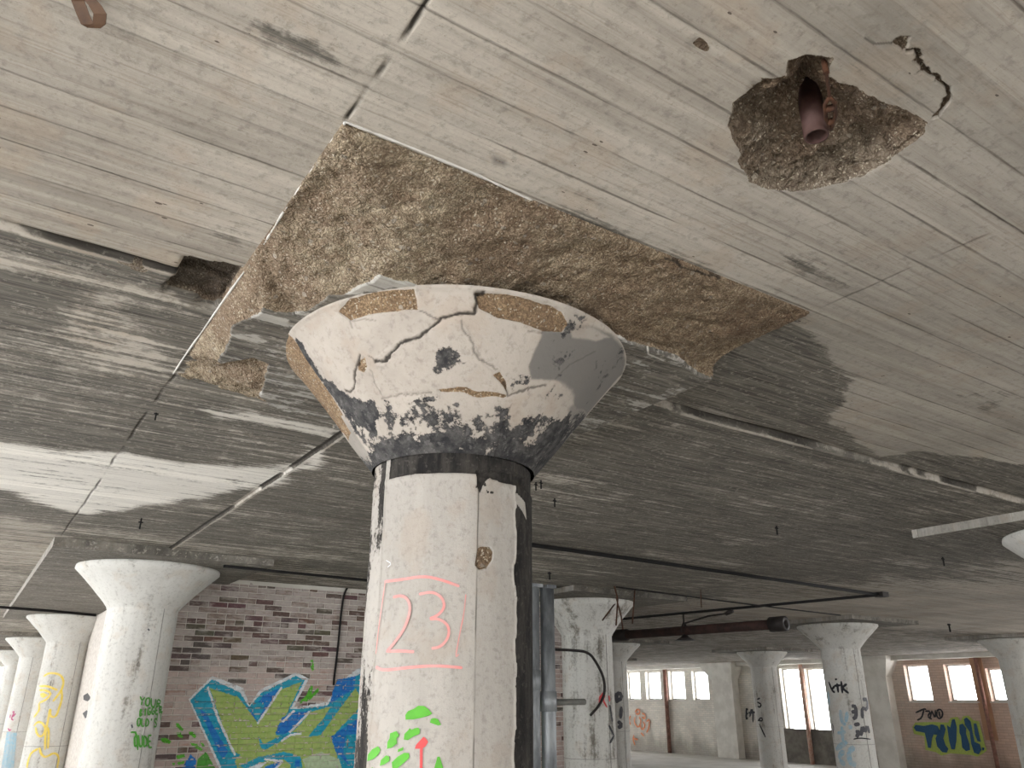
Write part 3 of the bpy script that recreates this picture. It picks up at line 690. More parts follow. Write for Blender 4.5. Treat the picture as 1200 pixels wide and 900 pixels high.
colO = column(14.2*G, 17.1*G, 'far column mostly hidden behind the faded black lettering column')
colK = column(9.88*G, 6.77*G, 'column with black and pale blue graffiti right of the tall windows', r=.25*G, rc=.52*G, dirt=.2)
colE = column(14.35*G, 11.75*G, 'plain column with thin black tag left of the tall windows', r=.27*G, rc=.52*G)
colZ = column(14.65*G, 6.75*G, 'column at the right edge before the teal graffiti wall', r=.27*G, rc=.52*G, seams=())

cyA = Cyl(1.1*G, 6.75*G, .252*G, .006); cyB = Cyl(1.1*G, 11.6*G, .25*G, .007); cyC = Cyl(1.1*G, 16.4*G, .25*G, .008)
# green lettering
tx = text('YOUR', (163,826), (5.6,.9), (.9,-10)) + text('BIGGER', (163,840), (3.9,-.6), (.5,-9)) + text("OLD'S", (160,851), (4.2,.2), (.5,-10)) + text('IT', (181,846), (4,-1), (.5,-10))
strokes('graffiti', cyA, tx, 1.5, INK['lime'], colA, 'green spray lettering')
strokes('graffiti', cyA, text('DUDE', (157,875), (5,.2), (-.5,-14), 1.05)+[[(153,858),(160,858),(161,879)]], 1.9, INK['lime'], colA, 'bold green spray word')
for l_ in ([(173,737),(175,739)], [(154,849),(155,853)]): strokes('pockmark', cyA, [l_], 3, INK['sooty'], colA, sm=0)
# yellow figure
Fg = lambda l: [(x/7.5, 780+y/7.5) for x, y in l]
fig = [Fg(l) for l in ([(385,95),(430,65),(500,68),(545,95),(560,150),(540,215),(505,265),(465,315)], [(350,180),(420,180),(480,205),(505,215)], [(350,215),(400,215),(450,240),(430,280),(390,310),(350,325)],
       [(540,215),(545,290),(520,370),(495,440),(470,455),(440,440),(445,380)], [(345,330),(350,390),(320,430),(300,455)], [(300,530),(330,495),(370,500),(400,540),(395,590),(360,630),(325,600),(315,540)],
       [(440,380),(425,470),(410,540),(400,600),(395,740)], [(420,540),(430,600),(420,730)], [(350,720),(360,775),(390,805),(430,790),(460,770),(500,775),(515,820),(500,900)], [(240,900),(250,830),(280,760),(340,730)])]
strokes('graffiti', cyB, fig, 1.9, INK['yellow'], colB, 'yellow line drawing of a figure in profile')
fills('graffiti_eye', cyB, [Fg([(355,245),(385,238),(425,258),(385,285),(360,275)])], INK['yellow'], colB)
strokes('graffiti', cyC, [Fg(l) for l in ([(110,410),(130,400),(100,470),(120,480)], [(140,420),(115,450)], [(75,550),(85,575),(100,560)], [(95,430),(90,460)])], 1.1, INK['magenta'], colC, 'pink marks')
fills('painted_foot', cyC, [Fg([(62,585),(150,590),(120,900),(15,900)])], INK['paleblue'], colC, 'pale blue paint')

cyM = Cyl(5.35*G, 6.6*G, .26*G, .007)
strokes('graffiti', cyM, [[(703,815),(702,826),(705,812),(709,814),(706,820),(711,829)], [(713,815),(714,822)]], 2.2, INK['red'], colM, 'small red tag')
strokes('graffiti', cyM, [[(714,826),(716,838),(717,846)], [(713,850),(716,856),(719,862)], [(719,862),(714,871)]], 2.8, INK['black'], colM, 'black strokes')
cyN = Cyl(10*G, 11.6*G, .25*G, .01)
strokes('graffiti', cyN, [[(721,816),(726,811),(729,818),(722,822)], [(722,812),(723,824)], [(728,828),(727,842)], [(724,845),(729,850),(724,853)]], 4, INK['sooty'], colN, 'faded black letters')
cyK = Cyl(9.88*G, 6.77*G, .25*G, .008); K = lambda l: [(860+x*190/1200, 780+y*120/758) for x, y in l]
strokes('graffiti', cyK, [K(l) for l in ([(705,120),(730,185)], [(750,150),(725,180),(750,200)], [(765,130),(775,200)], [(745,150),(790,145)], [(795,115),(805,205)], [(835,135),(800,165),(850,205)], [(755,95),(760,108)])], 2.3, INK['black'], colK, 'black letters reading KIK')
strokes('graffiti', cyK, [K(l) for l in ([(870,300),(900,300),(905,380),(880,395)], [(900,340),(870,345)], [(950,250),(985,250),(985,330),(945,310),(950,390)], [(890,440),(930,430)], [(900,490),(930,490),(905,530)], [(940,520),(950,440),(965,500),(985,440),(1000,500)], [(1035,505),(1050,575)])], 3.6, INK['sooty'], colK, 'smeared black letters')
strokes('graffiti', cyK, [K(l) for l in ([(885,545),(930,535),(1010,545)], [(730,430),(745,460),(735,510)])], 1.1, INK['black'], colK)
strokes('graffiti', cyK, [K(l) for l in ([(700,190),(710,290)], [(790,330),(800,420),(830,440)], [(840,340),(830,420)], [(770,500),(830,490)], [(800,450),(810,560)], [(860,440),(865,470)])], 3.4, INK['paleblue'], colK, 'pale blue scrawl')
strokes('graffiti', cyK, [K(l) for l in ([(780,690),(800,640),(820,650)], [(785,700),(825,735)], [(850,640),(860,720),(905,735)], [(890,600),(850,640)], [(760,620),(840,560)])], 5, INK['paleblue'], colK, 'pale blue letters')
cyE = Cyl(14.35*G, 11.75*G, .27*G, .01)
strokes('graffiti', cyE, [K(l) for l in ([(175,250),(195,240)], [(175,270),(205,285),(195,310),(178,300)], [(180,410),(205,380),(215,410),(180,405)], [(190,430),(235,530)])], 1.6, INK['black'], colE, 'thin black tag')

# ------------------------------------------------------------------ main column
MX, MY = 1.062*G, 1.885*G; RM = .2245*G; RC = .505*G; TP = .080*G
Z_N = CAM_Z+.588*G; Z_T = H-TP
main = empty('mushroom_column', (MX, MY, 0), 'large central mushroom column with peeling cream paint and pink number 23', 'column', 'concrete mushroom columns of the hall'); main['kind'] = 'thing'
VIEW = math.atan2(-MY, -MX)
def ang(p): a = math.atan2(p.y-MY, p.x-MX)-VIEW; return (a+math.pi) % (2*math.pi)-math.pi
def shaft_uv(l):
    """photo points on the shaft -> (arc metres, z)"""
    out = []
    for x, y in l: p = at_cyl(x, y, MX, MY, RM); out.append((ang(p)*RM, p.z))
    return out
KC = (RC-.012-RM-.006)/(Z_T-.012-Z_N)
RCM = .38
def cap_uv(l):
    out = []
    for x, y in l: p = at_cyl(x, y, MX, MY, RM+.006, Z_N, KC); out.append((ang(p)*RCM, (p.z-Z_N)))
    return out
def S23(l): return [(400+x/3, 600+y/3) for x, y in l]
def main_shaft():
    th = np.concatenate([np.linspace(-math.pi, -1.75, 24)[:-1], np.linspace(-1.75, 1.75, 430), np.linspace(1.75, math.pi, 24)[1:]])
    zs = seg((0, 1.35, .03), (1.35, Z_N+.0, .0045)); T, Z = np.meshgrid(th, zs, indexing='ij'); U = T*RM
    wU = U+.006*fbm(U*18, Z*9, 4, 1); wob = .004*fbm(U*40, Z*25, 3, 2)
    e0 = -.92*RM+.004*fbm(Z*6, U*0, 3, 2); e1 = .82*RM+.010*fbm(Z*16, U*0, 5, 3)+.004*np.round(vn(Z*30, U*0, 4)*2)
    R = np.full(T.shape, RM)
    dark = np.full(T.shape, .06)
    left = ss(-.003, .003, e0-U); right = ss(-.002, .002, U-e1)
    dark = dark*(1-left)+left*(.46+.25*fbm(U*10, Z*6, 3, 5))
    grey = np.zeros(T.shape)
    R -= .0045*right; R -= .002*left
    grey = np.maximum(grey, right*.9); 
    dark = np.maximum(dark, right*1.1)
    # ridges of the form joints
    for u0, a in ((e0+.002, .004), (e1-.006, .0045)): R += a*(1-ss(.0, .006, np.abs(U-u0)))
    j1 = .29*RM; R -= .003*ss(-.001, .001, U-j1)*(1-right); 
    bl = ss(-.004, .01, U-j1)*(1-right); grey = np.maximum(grey, bl*.10)
    crack = np.zeros(T.shape)
    jl = (1-ss(.001, .003, np.abs(U-j1-.001*fbm(Z*9, U*0, 3))))*ss(-.1, .15, fbm(Z*4+3, U*0, 3, 6)); crack = np.maximum(crack, jl*.7)
    # sooty collar below the capital
    zc = Z_N-.066+.004*fbm(U*9, U*0, 4, 1)-.012*ss(.12, .2, U); col = ss(-.002, .002, Z-zc)
    col *= ss(-.002, .003, U-(-.86*RM+.004*fbm(Z*40, U*0, 3, 3)))
    dark = np.maximum(dark, col*1.2); grey = grey*(1-col); R -= .004*col; R += .002*(1-ss(0, .014, np.abs(Z-zc+.01)))
    # loose flakes at the right of the collar
    fl = ss(0, .004, sdf(shaft_uv([(594,574),(608,578),(617,588),(619,612),(614,600),(606,590),(595,582)]), wU, Z)); dark = dark*(1-fl); grey = grey*(1-fl)
    cv = ss(0, .004, sdf(shaft_uv([(558,550),(566,552),(600,552),(618,560),(617,570),(590,566),(575,560),(568,566),(563,578),(559,570)]), wU, Z)); R -= .012*cv; dark = np.maximum(dark, cv*1.4)
    agg = ss(0, .004, sdf(shaft_uv([(560,641),(566,639),(574,640),(579,646),(578,656),(570,666),(562,668),(557,662)]), wU, Z)); R -= .008*agg*(1+.4*fbm(U*120, Z*60, 2)); grey *= (1-agg)
    sp = ss(.52, .62, fbm(U*55, Z*45, 3, 7))*ss(-.06, .02, sdf(shaft_uv([(535,580),(585,575),(575,650),(545,640)]), U, Z)); dark = np.maximum(dark, sp*.9)
    R += .0012*fbm(U*25, Z*7, 4, 4)
    A = T+VIEW; P = np.stack([MX+R*np.cos(A), MY+R*np.sin(A), Z], -1)
    grid_obj('shaft', P, M['col_main'], main, dict(dark=dark, agg=agg, crack=crack, grey=grey))
def main_capital():
    th = np.concatenate([np.linspace(-math.pi, -1.9, 30)[:-1], np.linspace(-1.9, 1.9, 620), np.linspace(1.9, math.pi, 30)[1:]])
    hs = Z_T-Z_N; zz = np.concatenate([np.linspace(-.004, hs-.03, 120), np.linspace(hs-.027, hs+.004, 12)])
    T, h = np.meshgrid(th, zz, indexing='ij'); U = T*RCM
    R = RM+.006+KC*np.clip(h, 0, None); lipz = hs-.012
    R = np.where(h > lipz, RC-.012+.012*np.sin(np.clip((h-lipz)/.012, 0, 1)*math.pi/2), R); R -= .004*ss(0, 1, h/hs)*np.sin(math.pi*np.clip(h/hs, 0, 1))
    Z = Z_N+h
    wU = U+.008*fbm(U*16, h*16, 4, 1); wh = h+.008*fbm(U*16+7, h*16, 4, 2)
    dark = np.full(T.shape, .04); agg = np.zeros(T.shape); crack = np.zeros(T.shape); grey = np.zeros(T.shape)
    def m(l, f=.006, w=True): return ss(-f, f, sdf(cap_uv(l), wU if w else U, wh if w else h))
    # soot round the foot, creeping up
    dark = np.maximum(dark, .85-ss(.0, .11, h+.02*fbm(U*9, h*2, 3, 2))*.75)
    C = lambda l: [(300+x/3, 300+y/3) for x, y in l]
    def area(l, v, f=.012):
        nonlocal dark; w = m(C(l), f); dark = dark*(1-w)+v*w
    A0 = area
    area = lambda l, v, f=.02: A0(l, v+.07, f)
    area([(120,290),(160,300),(230,420),(290,470),(420,600),(440,700),(400,690),(300,560),(200,420),(140,330)], .60)
    area([(290,480),(400,500),(440,560),(400,620),(350,580)], .72); area([(440,500),(620,480),(640,500),(560,600),(460,600)], .50)
    area([(650,300),(720,320),(760,380),(640,440),(610,430)], .50); area([(580,520),(900,520),(880,680),(560,690)], .38)
    area([(500,640),(900,660),(960,720),(480,710)], .72)
    area([(940,560),(1000,540),(1100,600),(1020,700),(930,700),(900,640)], .62); area([(1090,540),(1190,560),(1000,760),(960,760)], .5)
    area([(860,600),(900,620),(880,680),(800,700),(800,640)], .55)
    area([(830,410),(880,400),(1000,400),(960,470),(900,490),(870,460)], .42)
    g = m(C([(1010,260),(1090,230),(1250,280),(1400,420),(1250,560),(1130,540),(1060,440),(970,430),(965,390)]), .004); grey = np.maximum(grey, g*.95); dark = np.where(g > .5, np.maximum(.28, dark*.4), dark); R -= .003*g
    g2 = m(C([(1060,440),(1180,470),(1240,560),(1130,700),(1000,760),(1100,600)]), .01); grey = np.maximum(grey, g2*.7)
    lg = ss(-.01, .01, -wU-1.16*RCM); grey = np.maximum(grey, lg*.5); sid = lg*ss(.28*hs, .5*hs, wh)
    keep = m(C([(960,470),(1050,440),(1120,470),(1120,520),(1070,550),(960,520)]), .01); grey = grey*(1-keep); dark = dark*(1-keep)+.25*keep
    # chipped rim
    a1 = m(C([(285,195),(330,150),(410,130),(560,118),(575,190),(480,195),(400,205),(330,225)]), .003)
    a2 = m(C([(775,125),(900,135),(1000,160),(1080,190),(1100,235),(1080,265),(1010,262),(960,240),(850,215),(780,180)]), .003)
    a3 = m(C([(1090,230),(1150,240),(1250,290),(1200,300),(1120,285)]), .004)*.45
    a4 = m(C([(130,390),(150,370),(260,520),(330,620),(320,660),(230,540)]), .004)*.9
    cr1 = m(C([(360,370),(385,355),(390,385),(375,405),(358,400)]), .002)*.9
    a5 = m(C([(640,466),(720,460),(800,470),(885,492),(870,500),(780,490),(650,475)]), .002)*.8
    a6 = m(C([(835,415),(860,400),(880,440),(885,480),(860,450)]), .003)*.8
    agg = np.maximum(agg, sid*.9); R -= .006*sid; R += .004*(1-ss(0, .008, np.abs(U+1.16*RCM)))
    for a_, dd in ((a1, .010), (a2, .012), (a3, .004), (a4, .008), (cr1, .006), (a5, .005), (a6, .007)):
        agg = np.maximum(agg, a_); R -= dd*np.clip(a_, 0, 1)*(1+.35*fbm(U*60, h*60, 3, 3))
    grey = grey*(1-np.clip(agg*1.5, 0, 1)); dark = dark*(1-np.clip(agg, 0, 1)*.9)
    # cracks
    jU = U+.006*fbm(U*60, h*60, 3, 5); jh = h+.006*fbm(U*60+4, h*60, 3, 6)
    for l, wd, amt in (([(800,128),(775,135),(768,200),(700,205),(650,220),(600,260),(560,290),(510,300),(490,330),(450,368),(420,370)], .0028, 1.), ([(575,190),(640,220)], .0012, .6),
                       ([(365,345),(360,380),(345,410),(348,450),(330,478),(310,470)], .0026, .9), ([(420,370),(395,350)], .001, .6), ([(720,225),(725,250),(750,290),(770,340),(800,370),(850,400)], .0018, .55),
                       ([(960,470),(1000,455),(1020,455)], .003, .7), ([(340,250),(330,230),(420,225)], .001, .4), ([(400,400),(440,490)], .0008, .4), ([(440,500),(620,480)], .0010, .5), ([(900,520),(860,620),(840,700)], .001, .4),
                       ([(960,260),(1010,268)], .001, .5), ([(1060,430),(1110,380),(1200,335)], .001, .3), ([(870,440),(890,490),(920,480),(960,462)], .002, .7)):
        q = 1-ss(wd*.6, wd+.0022, pline(cap_uv(C(l)), jU, jh)); crack = np.maximum(crack, q*amt); R -= .004*q*amt
    R += .003*m(C([(400,370),(440,490),(620,478),(880,490),(880,440),(800,370),(720,225),(600,260),(500,300)]), .003)
    R += .0015*fbm(U*14, h*14, 4, 4)+.003*fbm(U*4, h*4, 2, 6)
    A = T+VIEW; P = np.stack([MX+R*np.cos(A), MY+R*np.sin(A), Z], -1)
    grid_obj('capital', P, M['capital'], main, dict(dark=dark, agg=agg, crack=crack, grey=grey))
def main_panel():
    x0, x1, y0, y1 = .385*G, 1.77*G, 1.15*G, 2.64*G
    step = .0042; xs = np.linspace(x0, x1, int((x1-x0)/step)); ys = np.linspace(y0, y1, int((y1-y0)/step)); X, Y = np.meshgrid(xs, ys, indexing='ij')
    zf = H-.045
    I = [(392,486),(372,480),(345,473),(318,462),(305,450),(311,435),(316,412),(300,405),(280,408),(262,412),(255,408),(265,398),(270,385),(272,372),(280,362),(303,352),(311,343),(325,350),(345,352),(360,348),(372,340),(385,328),(405,328),(430,315),(447,305),(487,317),(547,332),(590,338),(640,348),(700,368),(747,390),(797,407),(817,427),(849,432)]
    ip = [(p.x, p.y) for p in pz(I, zf)]
    ip[:4] = [(p[0], min(p[1], y1-(.012, .022, .035, .05)[k])) for k, p in enumerate(ip[:4])]
    ip = ip+[(x1+.05, ip[-1][1]), (x1+.05, y1+.05), (ip[0][0]+.02, y1+.05)]
    jx = X+.010*fbm(X*22, Y*22, 4, 1); jy = Y+.010*fbm(X*22+4, Y*22, 4, 2)
    s = sdf(ip, jx, jy); intact = ss(-.001, .003, s); a = np.clip(-s, 0, None)
    b = np.minimum(np.minimum(X-x0, x1-X), np.minimum(Y-y0, y1-Y))
    bf = np.clip(Y-y0, 0, None)
    k = b/(a+b+1e-6)
    tk = TP*(.06+.80*np.clip(k, 0, 1)**.75)
    tk += .022*fbm(X*5, Y*5, 4, 3)*ss(0, .05, b)-.012*np.exp(-(pline([(p.x, p.y) for p in pz([(328,225),(316,262),(310,300),(322,335),(345,350)], zf)], jx, jy)/.02)**2)+.010*fbm(X*13, Y*13, 3, 6)*ss(0, .03, b)+.006*fbm(X*30, Y*30, 3, 4)*ss(0, .02, b)+.0035*(vn(X*110, Y*110, 5)-.5)+.003*(vn(X*190, Y*190, 6)-.5)
    # the broken face steps in along a crease right of the middle
    kr = ss(-.004, .03, sdf([(p.x, p.y) for p in pz([(585,336),(640,305),(672,290),(690,262),(700,240),(980,360),(850,460),(700,380)], zf)], jx, jy)); tk -= .016*kr*ss(0, .08, b)
    lob = ss(-.01, .05, sdf([(p.x, p.y) for p in pz([(320,330),(315,270),(380,200),(450,230),(470,290),(400,320),(350,348)], zf)], jx, jy)); tk -= .010*lob
    tk = np.clip(tk, .002, TP-.004)
    tk = tk*(1-intact)+TP*intact
    agg = 1-intact
    tk = np.where(b < .0005, -.01, tk)
    Z = H-.0-tk
    dark = .62+.2*fbm(X*2, Y*9, 4, 5); grey = np.zeros(X.shape)+.3
    def ar(l, v, f=.01):
        nonlocal dark; w = ss(-f, f, sdf([(p.x, p.y) for p in pz(l, H-TP)], X+.012*fbm(X*12, Y*30, 3, 1), Y+.008*fbm(X*12, Y*30, 3, 2))); dark = dark*(1-w)+v*w
    Q = lambda l: [(180+x/4, 260+y/4) for x, y in l]
    ar(Q([(870,300),(960,250),(1080,180),(1200,220),(1400,300),(1300,330),(1130,300),(1000,330),(900,340)]), .12); ar(Q([(400,415),(500,425),(640,460),(620,490),(500,460),(400,440)]), .2); ar(Q([(380,520),(500,530),(530,560),(490,580),(390,550)]), .3)
    ar(Q([(640,410),(800,330),(900,345),(700,440)]), .8)
    ar([(700,380),(760,395),(840,440),(720,478),(690,470)], .70, .02)
    crack = np.zeros(X.shape); crack = np.maximum(crack, .5*(1-ss(.002, .006, pline([(p.x, p.y) for p in pz([(545,318),(575,335),(592,336)], zf)], jx, jy))))
    crack = np.maximum(crack, .9*(1-ss(.002, .005, pline([(p.x, p.y) for p in pz([(780,306),(815,320),(845,330)], H-.02)], jx, jy))))
    sc = 1-ss(.0012, .004, pline([(p.x, p.y) for p in pz([(745,390),(757,400),(760,415),(778,423)], H-TP)], X, Y)); dark = dark*(1-sc); grey *= (1-sc)
    tone = .55*ss(.55, 1.5, X+.12*fbm(X*3, Y*3, 4, 7))+.25*fbm(X*3.5, Y*3.5, 4, 2)  # darker to the right: shade of the relief painted in, over random mottling
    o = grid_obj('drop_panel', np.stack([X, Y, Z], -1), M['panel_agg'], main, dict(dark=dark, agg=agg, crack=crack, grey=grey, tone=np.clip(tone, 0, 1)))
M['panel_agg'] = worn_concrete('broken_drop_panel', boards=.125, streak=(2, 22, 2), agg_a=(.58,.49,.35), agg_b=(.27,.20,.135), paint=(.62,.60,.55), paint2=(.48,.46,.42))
main_shaft(); main_capital(); main_panel()
# white paint lip where the broken panel meets the slab
mb = MB(); 
for l in ([(405,143),(380,180),(350,222),(330,252),(310,285),(285,320),(262,352),(240,384),(218,415),(203,438)], [(405,143),(470,168),(560,205),(640,243),(700,268)]):
    p = [at_z(x, y, H-(.002 if y < 318 else .018)) for x, y in dense(l, 8)]; mb.tube(p, [.0018+.0028*random.random() for _ in p], 6)
mb.build('paint_lip', M['frame'], main)
cyX = Cyl(MX, MY, RM, .0035)
tw = [S23(l) for l in ([(155,245),(215,238),(290,225),(350,238),(415,262)], [(125,545),(150,558),(250,545),(340,540),(425,548)], [(158,240),(150,300),(135,400),(125,500)], [(437,290),(430,360),(415,430),(400,515),(412,500)],
      [(185,300),(215,293),(240,310),(245,350),(225,410),(190,460),(162,492)], [(162,490),(210,488),(258,492)], [(275,290),(320,280),(355,300),(365,335),(340,365),(305,378),(345,375),(378,400),(378,440),(350,475),(318,480)])]
strokes('painted_number', cyX, tw[2:4], 1.3, INK['pink'], main, 'pink spray sides of the box round the number', sm=2)
strokes('painted_number', cyX, tw[:2]+tw[4:], 3.0, INK['pink'], main, 'pink spray number 23', sm=2)
Lf = lambda l: [(400+x*160/1200, 800+y*100/750) for x, y in l]
fills('painted_leaf', cyX, [Lf(l) for l in ([(570,325),(568,285),(590,250),(640,230),(680,203),(730,205),(770,235),(800,272),(770,290),(700,310),(640,322)], [(780,350),(790,318),(820,310),(850,322),(878,370),(850,376)],
      [(553,500),(560,450),(595,415),(605,398),(620,415),(650,400),(680,395),(694,420),(690,450),(640,470),(590,505)], [(430,490),(435,445),(490,425),(515,465),(490,490),(495,535),(450,570),(408,582),(412,520)],
      [(238,690),(240,635),(280,585),(330,558),(353,590),(330,635),(290,670)], [(345,730),(355,680),(400,638),(430,650),(428,690),(380,720)], [(455,760),(450,700),(500,650),(560,615),(600,620),(600,660),(560,700),(500,750)],
      [(500,610),(505,585),(530,575),(552,565),(545,595)], [(260,760),(280,742),(300,760)], [(835,690),(845,650),(865,650),(875,680),(885,715),(900,760),(815,760)])], INK['leaf'], main, None)
fills('painted_stem', cyX, [Lf([(650,580),(660,545),(700,520),(725,475),(745,490),(765,520),(740,560),(718,575),(716,760),(692,760),(694,580)])], INK['red'], main, 'red sprayed arrow-like stem')
strokes('scratch', cyX, [S23([(160,170),(180,182),(165,195)])], 1.0, INK['white'], main)

# ------------------------------------------------------------------ pipes, cables, hangers
M['rust'] = simple('rusty_iron', (.085,.036,.018), .8, metal=.3, sc=30, col2=(.045,.022,.015))
M['dark_iron'] = simple('dark_iron', (.035,.03,.028), .6, metal=.4, sc=20)
M['galv'] = simple('galvanized_pipe', (.36,.38,.39), .55, metal=.45, sc=6, col2=(.16,.17,.18), streak=(1, 1, .25))
M['cable'] = simple('black_cable', (.014,.013,.013), .95)
M['greypipe'] = simple('grey_pipe', (.20,.20,.18), .7)
M['rustpipe'] = simple('red_brown_pipe', (.05,.025,.02), .8, sc=9, col2=(.022,.013,.011))
M['drain'] = simple('red_drain_pipe', (.26,.13,.10), .75, sc=9, col2=(.15,.08,.06))
def thing(mb, name, mat, label, cat, group=None, smooth_=True): return tag(mb.build(name, mat, None, smooth_), label, cat, group)
def along(l, z): return [at_z(x, y, z) for x, y in l]
# stub and turnbuckle in the broken hole
p = at_z(957, 160, H-.02); r_ = (p-C0).length/F*12.5
sleeve = empty('pipe_stub', (p.x, p.y, H-.02), 'open-ended rusty pipe stub hanging in the broken ceiling hole', 'pipe')
MB().pipe((p.x, p.y, H-.02), (p.x, p.y, H+.13), r_, r_*.84, 32).build('tube', simple('maroon_pipe', (.085,.045,.038), .6, metal=.2, sc=14, col2=(.05,.022,.02)), sleeve, True)
MB().tube([(p.x, p.y, H+.09), (p.x, p.y, H+.131)], r_*.83, 24).build('plug', M['dark_iron'], sleeve)
q = at_z(978, 140, H-.015); e = empty('turnbuckle', tuple(q), 'rusty turnbuckle and threaded rod beside the pipe stub', 'hardware')
a = at_z(968, 84, H-.012); b = at_z(972, 113, H-.014); c = at_z(974, 152, H-.016)
MB().tube([a, b], .0035, 8).build('threaded_rod', M['rust'], e); MB().tube([a+Vector((0, 0, .03)), a-Vector((0, 0, .004))], .006, 8).build('bolt_head', M['rust'], e)
d = (c-b); sd = d.cross(Vector((0, 0, 1))).normalized()
MB().tube([b, b+d*.2+sd*.010, b+d*.6+sd*.010, c], .0045, 8).tube([b, b+d*.2-sd*.010, b+d*.6-sd*.010, c], .0045, 8).tube([b+d*.35+sd*.009, b+d*.35-sd*.009], .008, 8).tube([b+d*.75+sd*.006, b+d*.75-sd*.006], .008, 8).build('frame', M['rust'], e, True)
# strap at the top left
mb = MB(); sp = [(86,-14),(92,2),(98,18),(103,29),(110,33),(116,28),(117,16),(111,6),(104,-2),(99,-14)]
zz = [H, H-.015, H-.035, H-.05, H-.055, H-.05, H-.037, H-.025, H-.015, H-.002]
pts = [at_z(x, y, z_) for (x, y), z_ in zip(sp, zz)]; w = Vector((.02, -.012, 0)); n = 0
for i, q in enumerate(pts): mb.v += [q-w*.5, q+w*.5]
for i in range(len(pts)-1): mb.f.append([2*i, 2*i+1, 2*i+3, 2*i+2])
st = thing(mb, 'metal_strap', simple('brown_strap', (.075,.038,.018), .5, metal=.3, sc=10, col2=(.03,.015,.009)), 'bent brown metal strap loop hanging from the ceiling top left', 'strap', None, False)
so = st.modifiers.new('thick', 'SOLIDIFY'); so.thickness = .002
# conduits on the slab
def conduit(l, z, r, label, name='conduit', mat='cable', group=None):
    return thing(MB().tube(along(l, z), r, 8), name, M[mat], label, 'pipe', group)
zc = H-.06
conduit([(262,663.5),(350,672),(427,679.5),(450,682)], H-.105, .013, 'black conduit under the slab above the brick wall')
conduit([(-60,707),(60,716),(112,721)], H-.115, .018, 'black conduit crossing the columns at the left edge')
a = at_z(1030, 697, zc)
e = empty('conduit_run', tuple(a), 'thin black conduit run meeting at a box under the slab', 'pipe')
MB().tube(along([(470,612.5),(600,634),(620,638),(720,652),(860,672),(1030,697)], zc), .018, 8).build('conduit', M['cable'], e, True)
b = at_z(722, 726, zc)
MB().tube([a, (a+b)/2, b], .018, 8).build('conduit', M['cable'], e, True)
MB().box((a.x-.03, a.y-.07, zc-.025), (a.x+.09, a.y+.04, H-.03)).build('junction_box', M['dark_iron'], e)
conduit([(722,688),(770,694),(830,702),(900,711),(985,721)], H-.08, .009, 'thin wire stretched under the slab beyond the conduits', 'ceiling_wire')
# thick rusty pipe with hanger
z_p = CAM_Z+.76*G; a = at_z(716, 744.5, z_p)
A_ = at_z(916, 731, z_p); A_ = Vector((A_.x, A_.y, z_p)); B_ = Vector((A_.x, at_z(716, 744, z_p).y, z_p))
kx = topx
e = empty('rusty_pipe', tuple(A_), 'thick dark rusty pipe hanging under the slab beside the weathered column', 'pipe')
B_ = at_z(718, 745, z_p)
rp = (A_-C0).length/F*5.2
MB().tube([A_, B_], rp, 16).build('pipe', M['rustpipe'], e, True)
d = (B_-A_).normalized()
MB().pipe(A_-d*.06, A_+d*.16, rp*1.5, rp*.7, 18).build('coupling', M['dark_iron'], e, True)
MB().tube([B_, B_-d*.3], rp*1.35, 14).build('coupling', M['dark_iron'], e, True)
hp_ = A_+(B_-A_)*.53
MB().tube([hp_+Vector((0, 0, rp)), (hp_.x, hp_.y, H-.02)], .012, 6).tube([hp_+Vector((0,0,rp+.05)), hp_+Vector((rp*1.2,0,0)), hp_-Vector((0,0,rp)), hp_-Vector((rp*1.2,0,0)), hp_+Vector((0,0,rp+.05))], .015, 6).build('pipe_hanger', M['dark_iron'], e, True)
mb = MB().tube([hp_-Vector((0, 0, rp*.8)), hp_-Vector((0, 0, rp*1.4)), hp_-Vector((0, 0, rp*2.1))], [.03, .06, .15], 16); mb.build('lamp_hood', M['dark_iron'], e, True)
hq = at_z(851, 719, H-.12); MB().tube([hp_+Vector((0, 0, .1)), at_z(830, 722, H-.13), hq], .014, 6).tube([hq, hq+(hq-hp_).normalized()*.12], .03, 8).build('bracket_arm', M['dark_iron'], e, True)
# hanging wires beside the weathered column
YQ = 6.0*G
for k, l in enumerate(([(720,687),(724,702),(722,733)], [(722,700),(728,722),(730,738)], [(724,703),(706,727)], [(744,690),(743,705),(741,731)], [(821,691),(822,712)])):
    Yk = YQ if k < 4 else 8*G
    top = at_z(*l[0], H-.1 if k in (1, 2) else H-.035); pts = [at_y(x, y, top.y) for x, y in l]
    thing(MB().tube(pts, .009 if k < 4 else .006, 6), 'hanging_wire', M['rust'], ['first of the wires dangling before the weathered column, long and nearly straight', 'kinked wire crossing down to the rusty pipe', 'short wire slanting left across the column capital', 'straight wire hanging right of the column capital', 'thin wire hanging above the lamp hood on the rusty pipe'][k], 'wire', 'wires hanging from the slab')
# downpipes on the brick wall
YP = 6.02*G
def vp(x, ytop): q = at_y(x, 800, YP); return q
for x, r_, lab in ((626, .062, 'left galvanized downpipe of the pair left of the weathered column'), (642.5, .078, 'right thicker galvanized downpipe of the pair left of the weathered column')):
    q = at_y(x, 800, YP); e = empty('downpipe', (q.x, q.y, 0), lab, 'pipe', 'galvanized downpipes')
    MB().tube([(q.x, q.y, 0), (q.x, q.y, H-.06)], r_, 20).build('tube', M['galv'], e, True)
    zj = at_y(x, 797 if x < 640 else 822, YP).z
    MB().tube([(q.x, q.y, zj-.10), (q.x, q.y, zj+.10)], r_*1.14, 20).build('collar', M['galv'], e, True)
    MB().box((q.x-.065, q.y-.09, H-.07), (q.x+.065, q.y+.11, H-.032)).build('bracket', M['galv'], e)
q0 = at_y(650, 823, YP); q1 = at_y(685, 822.5, YP)
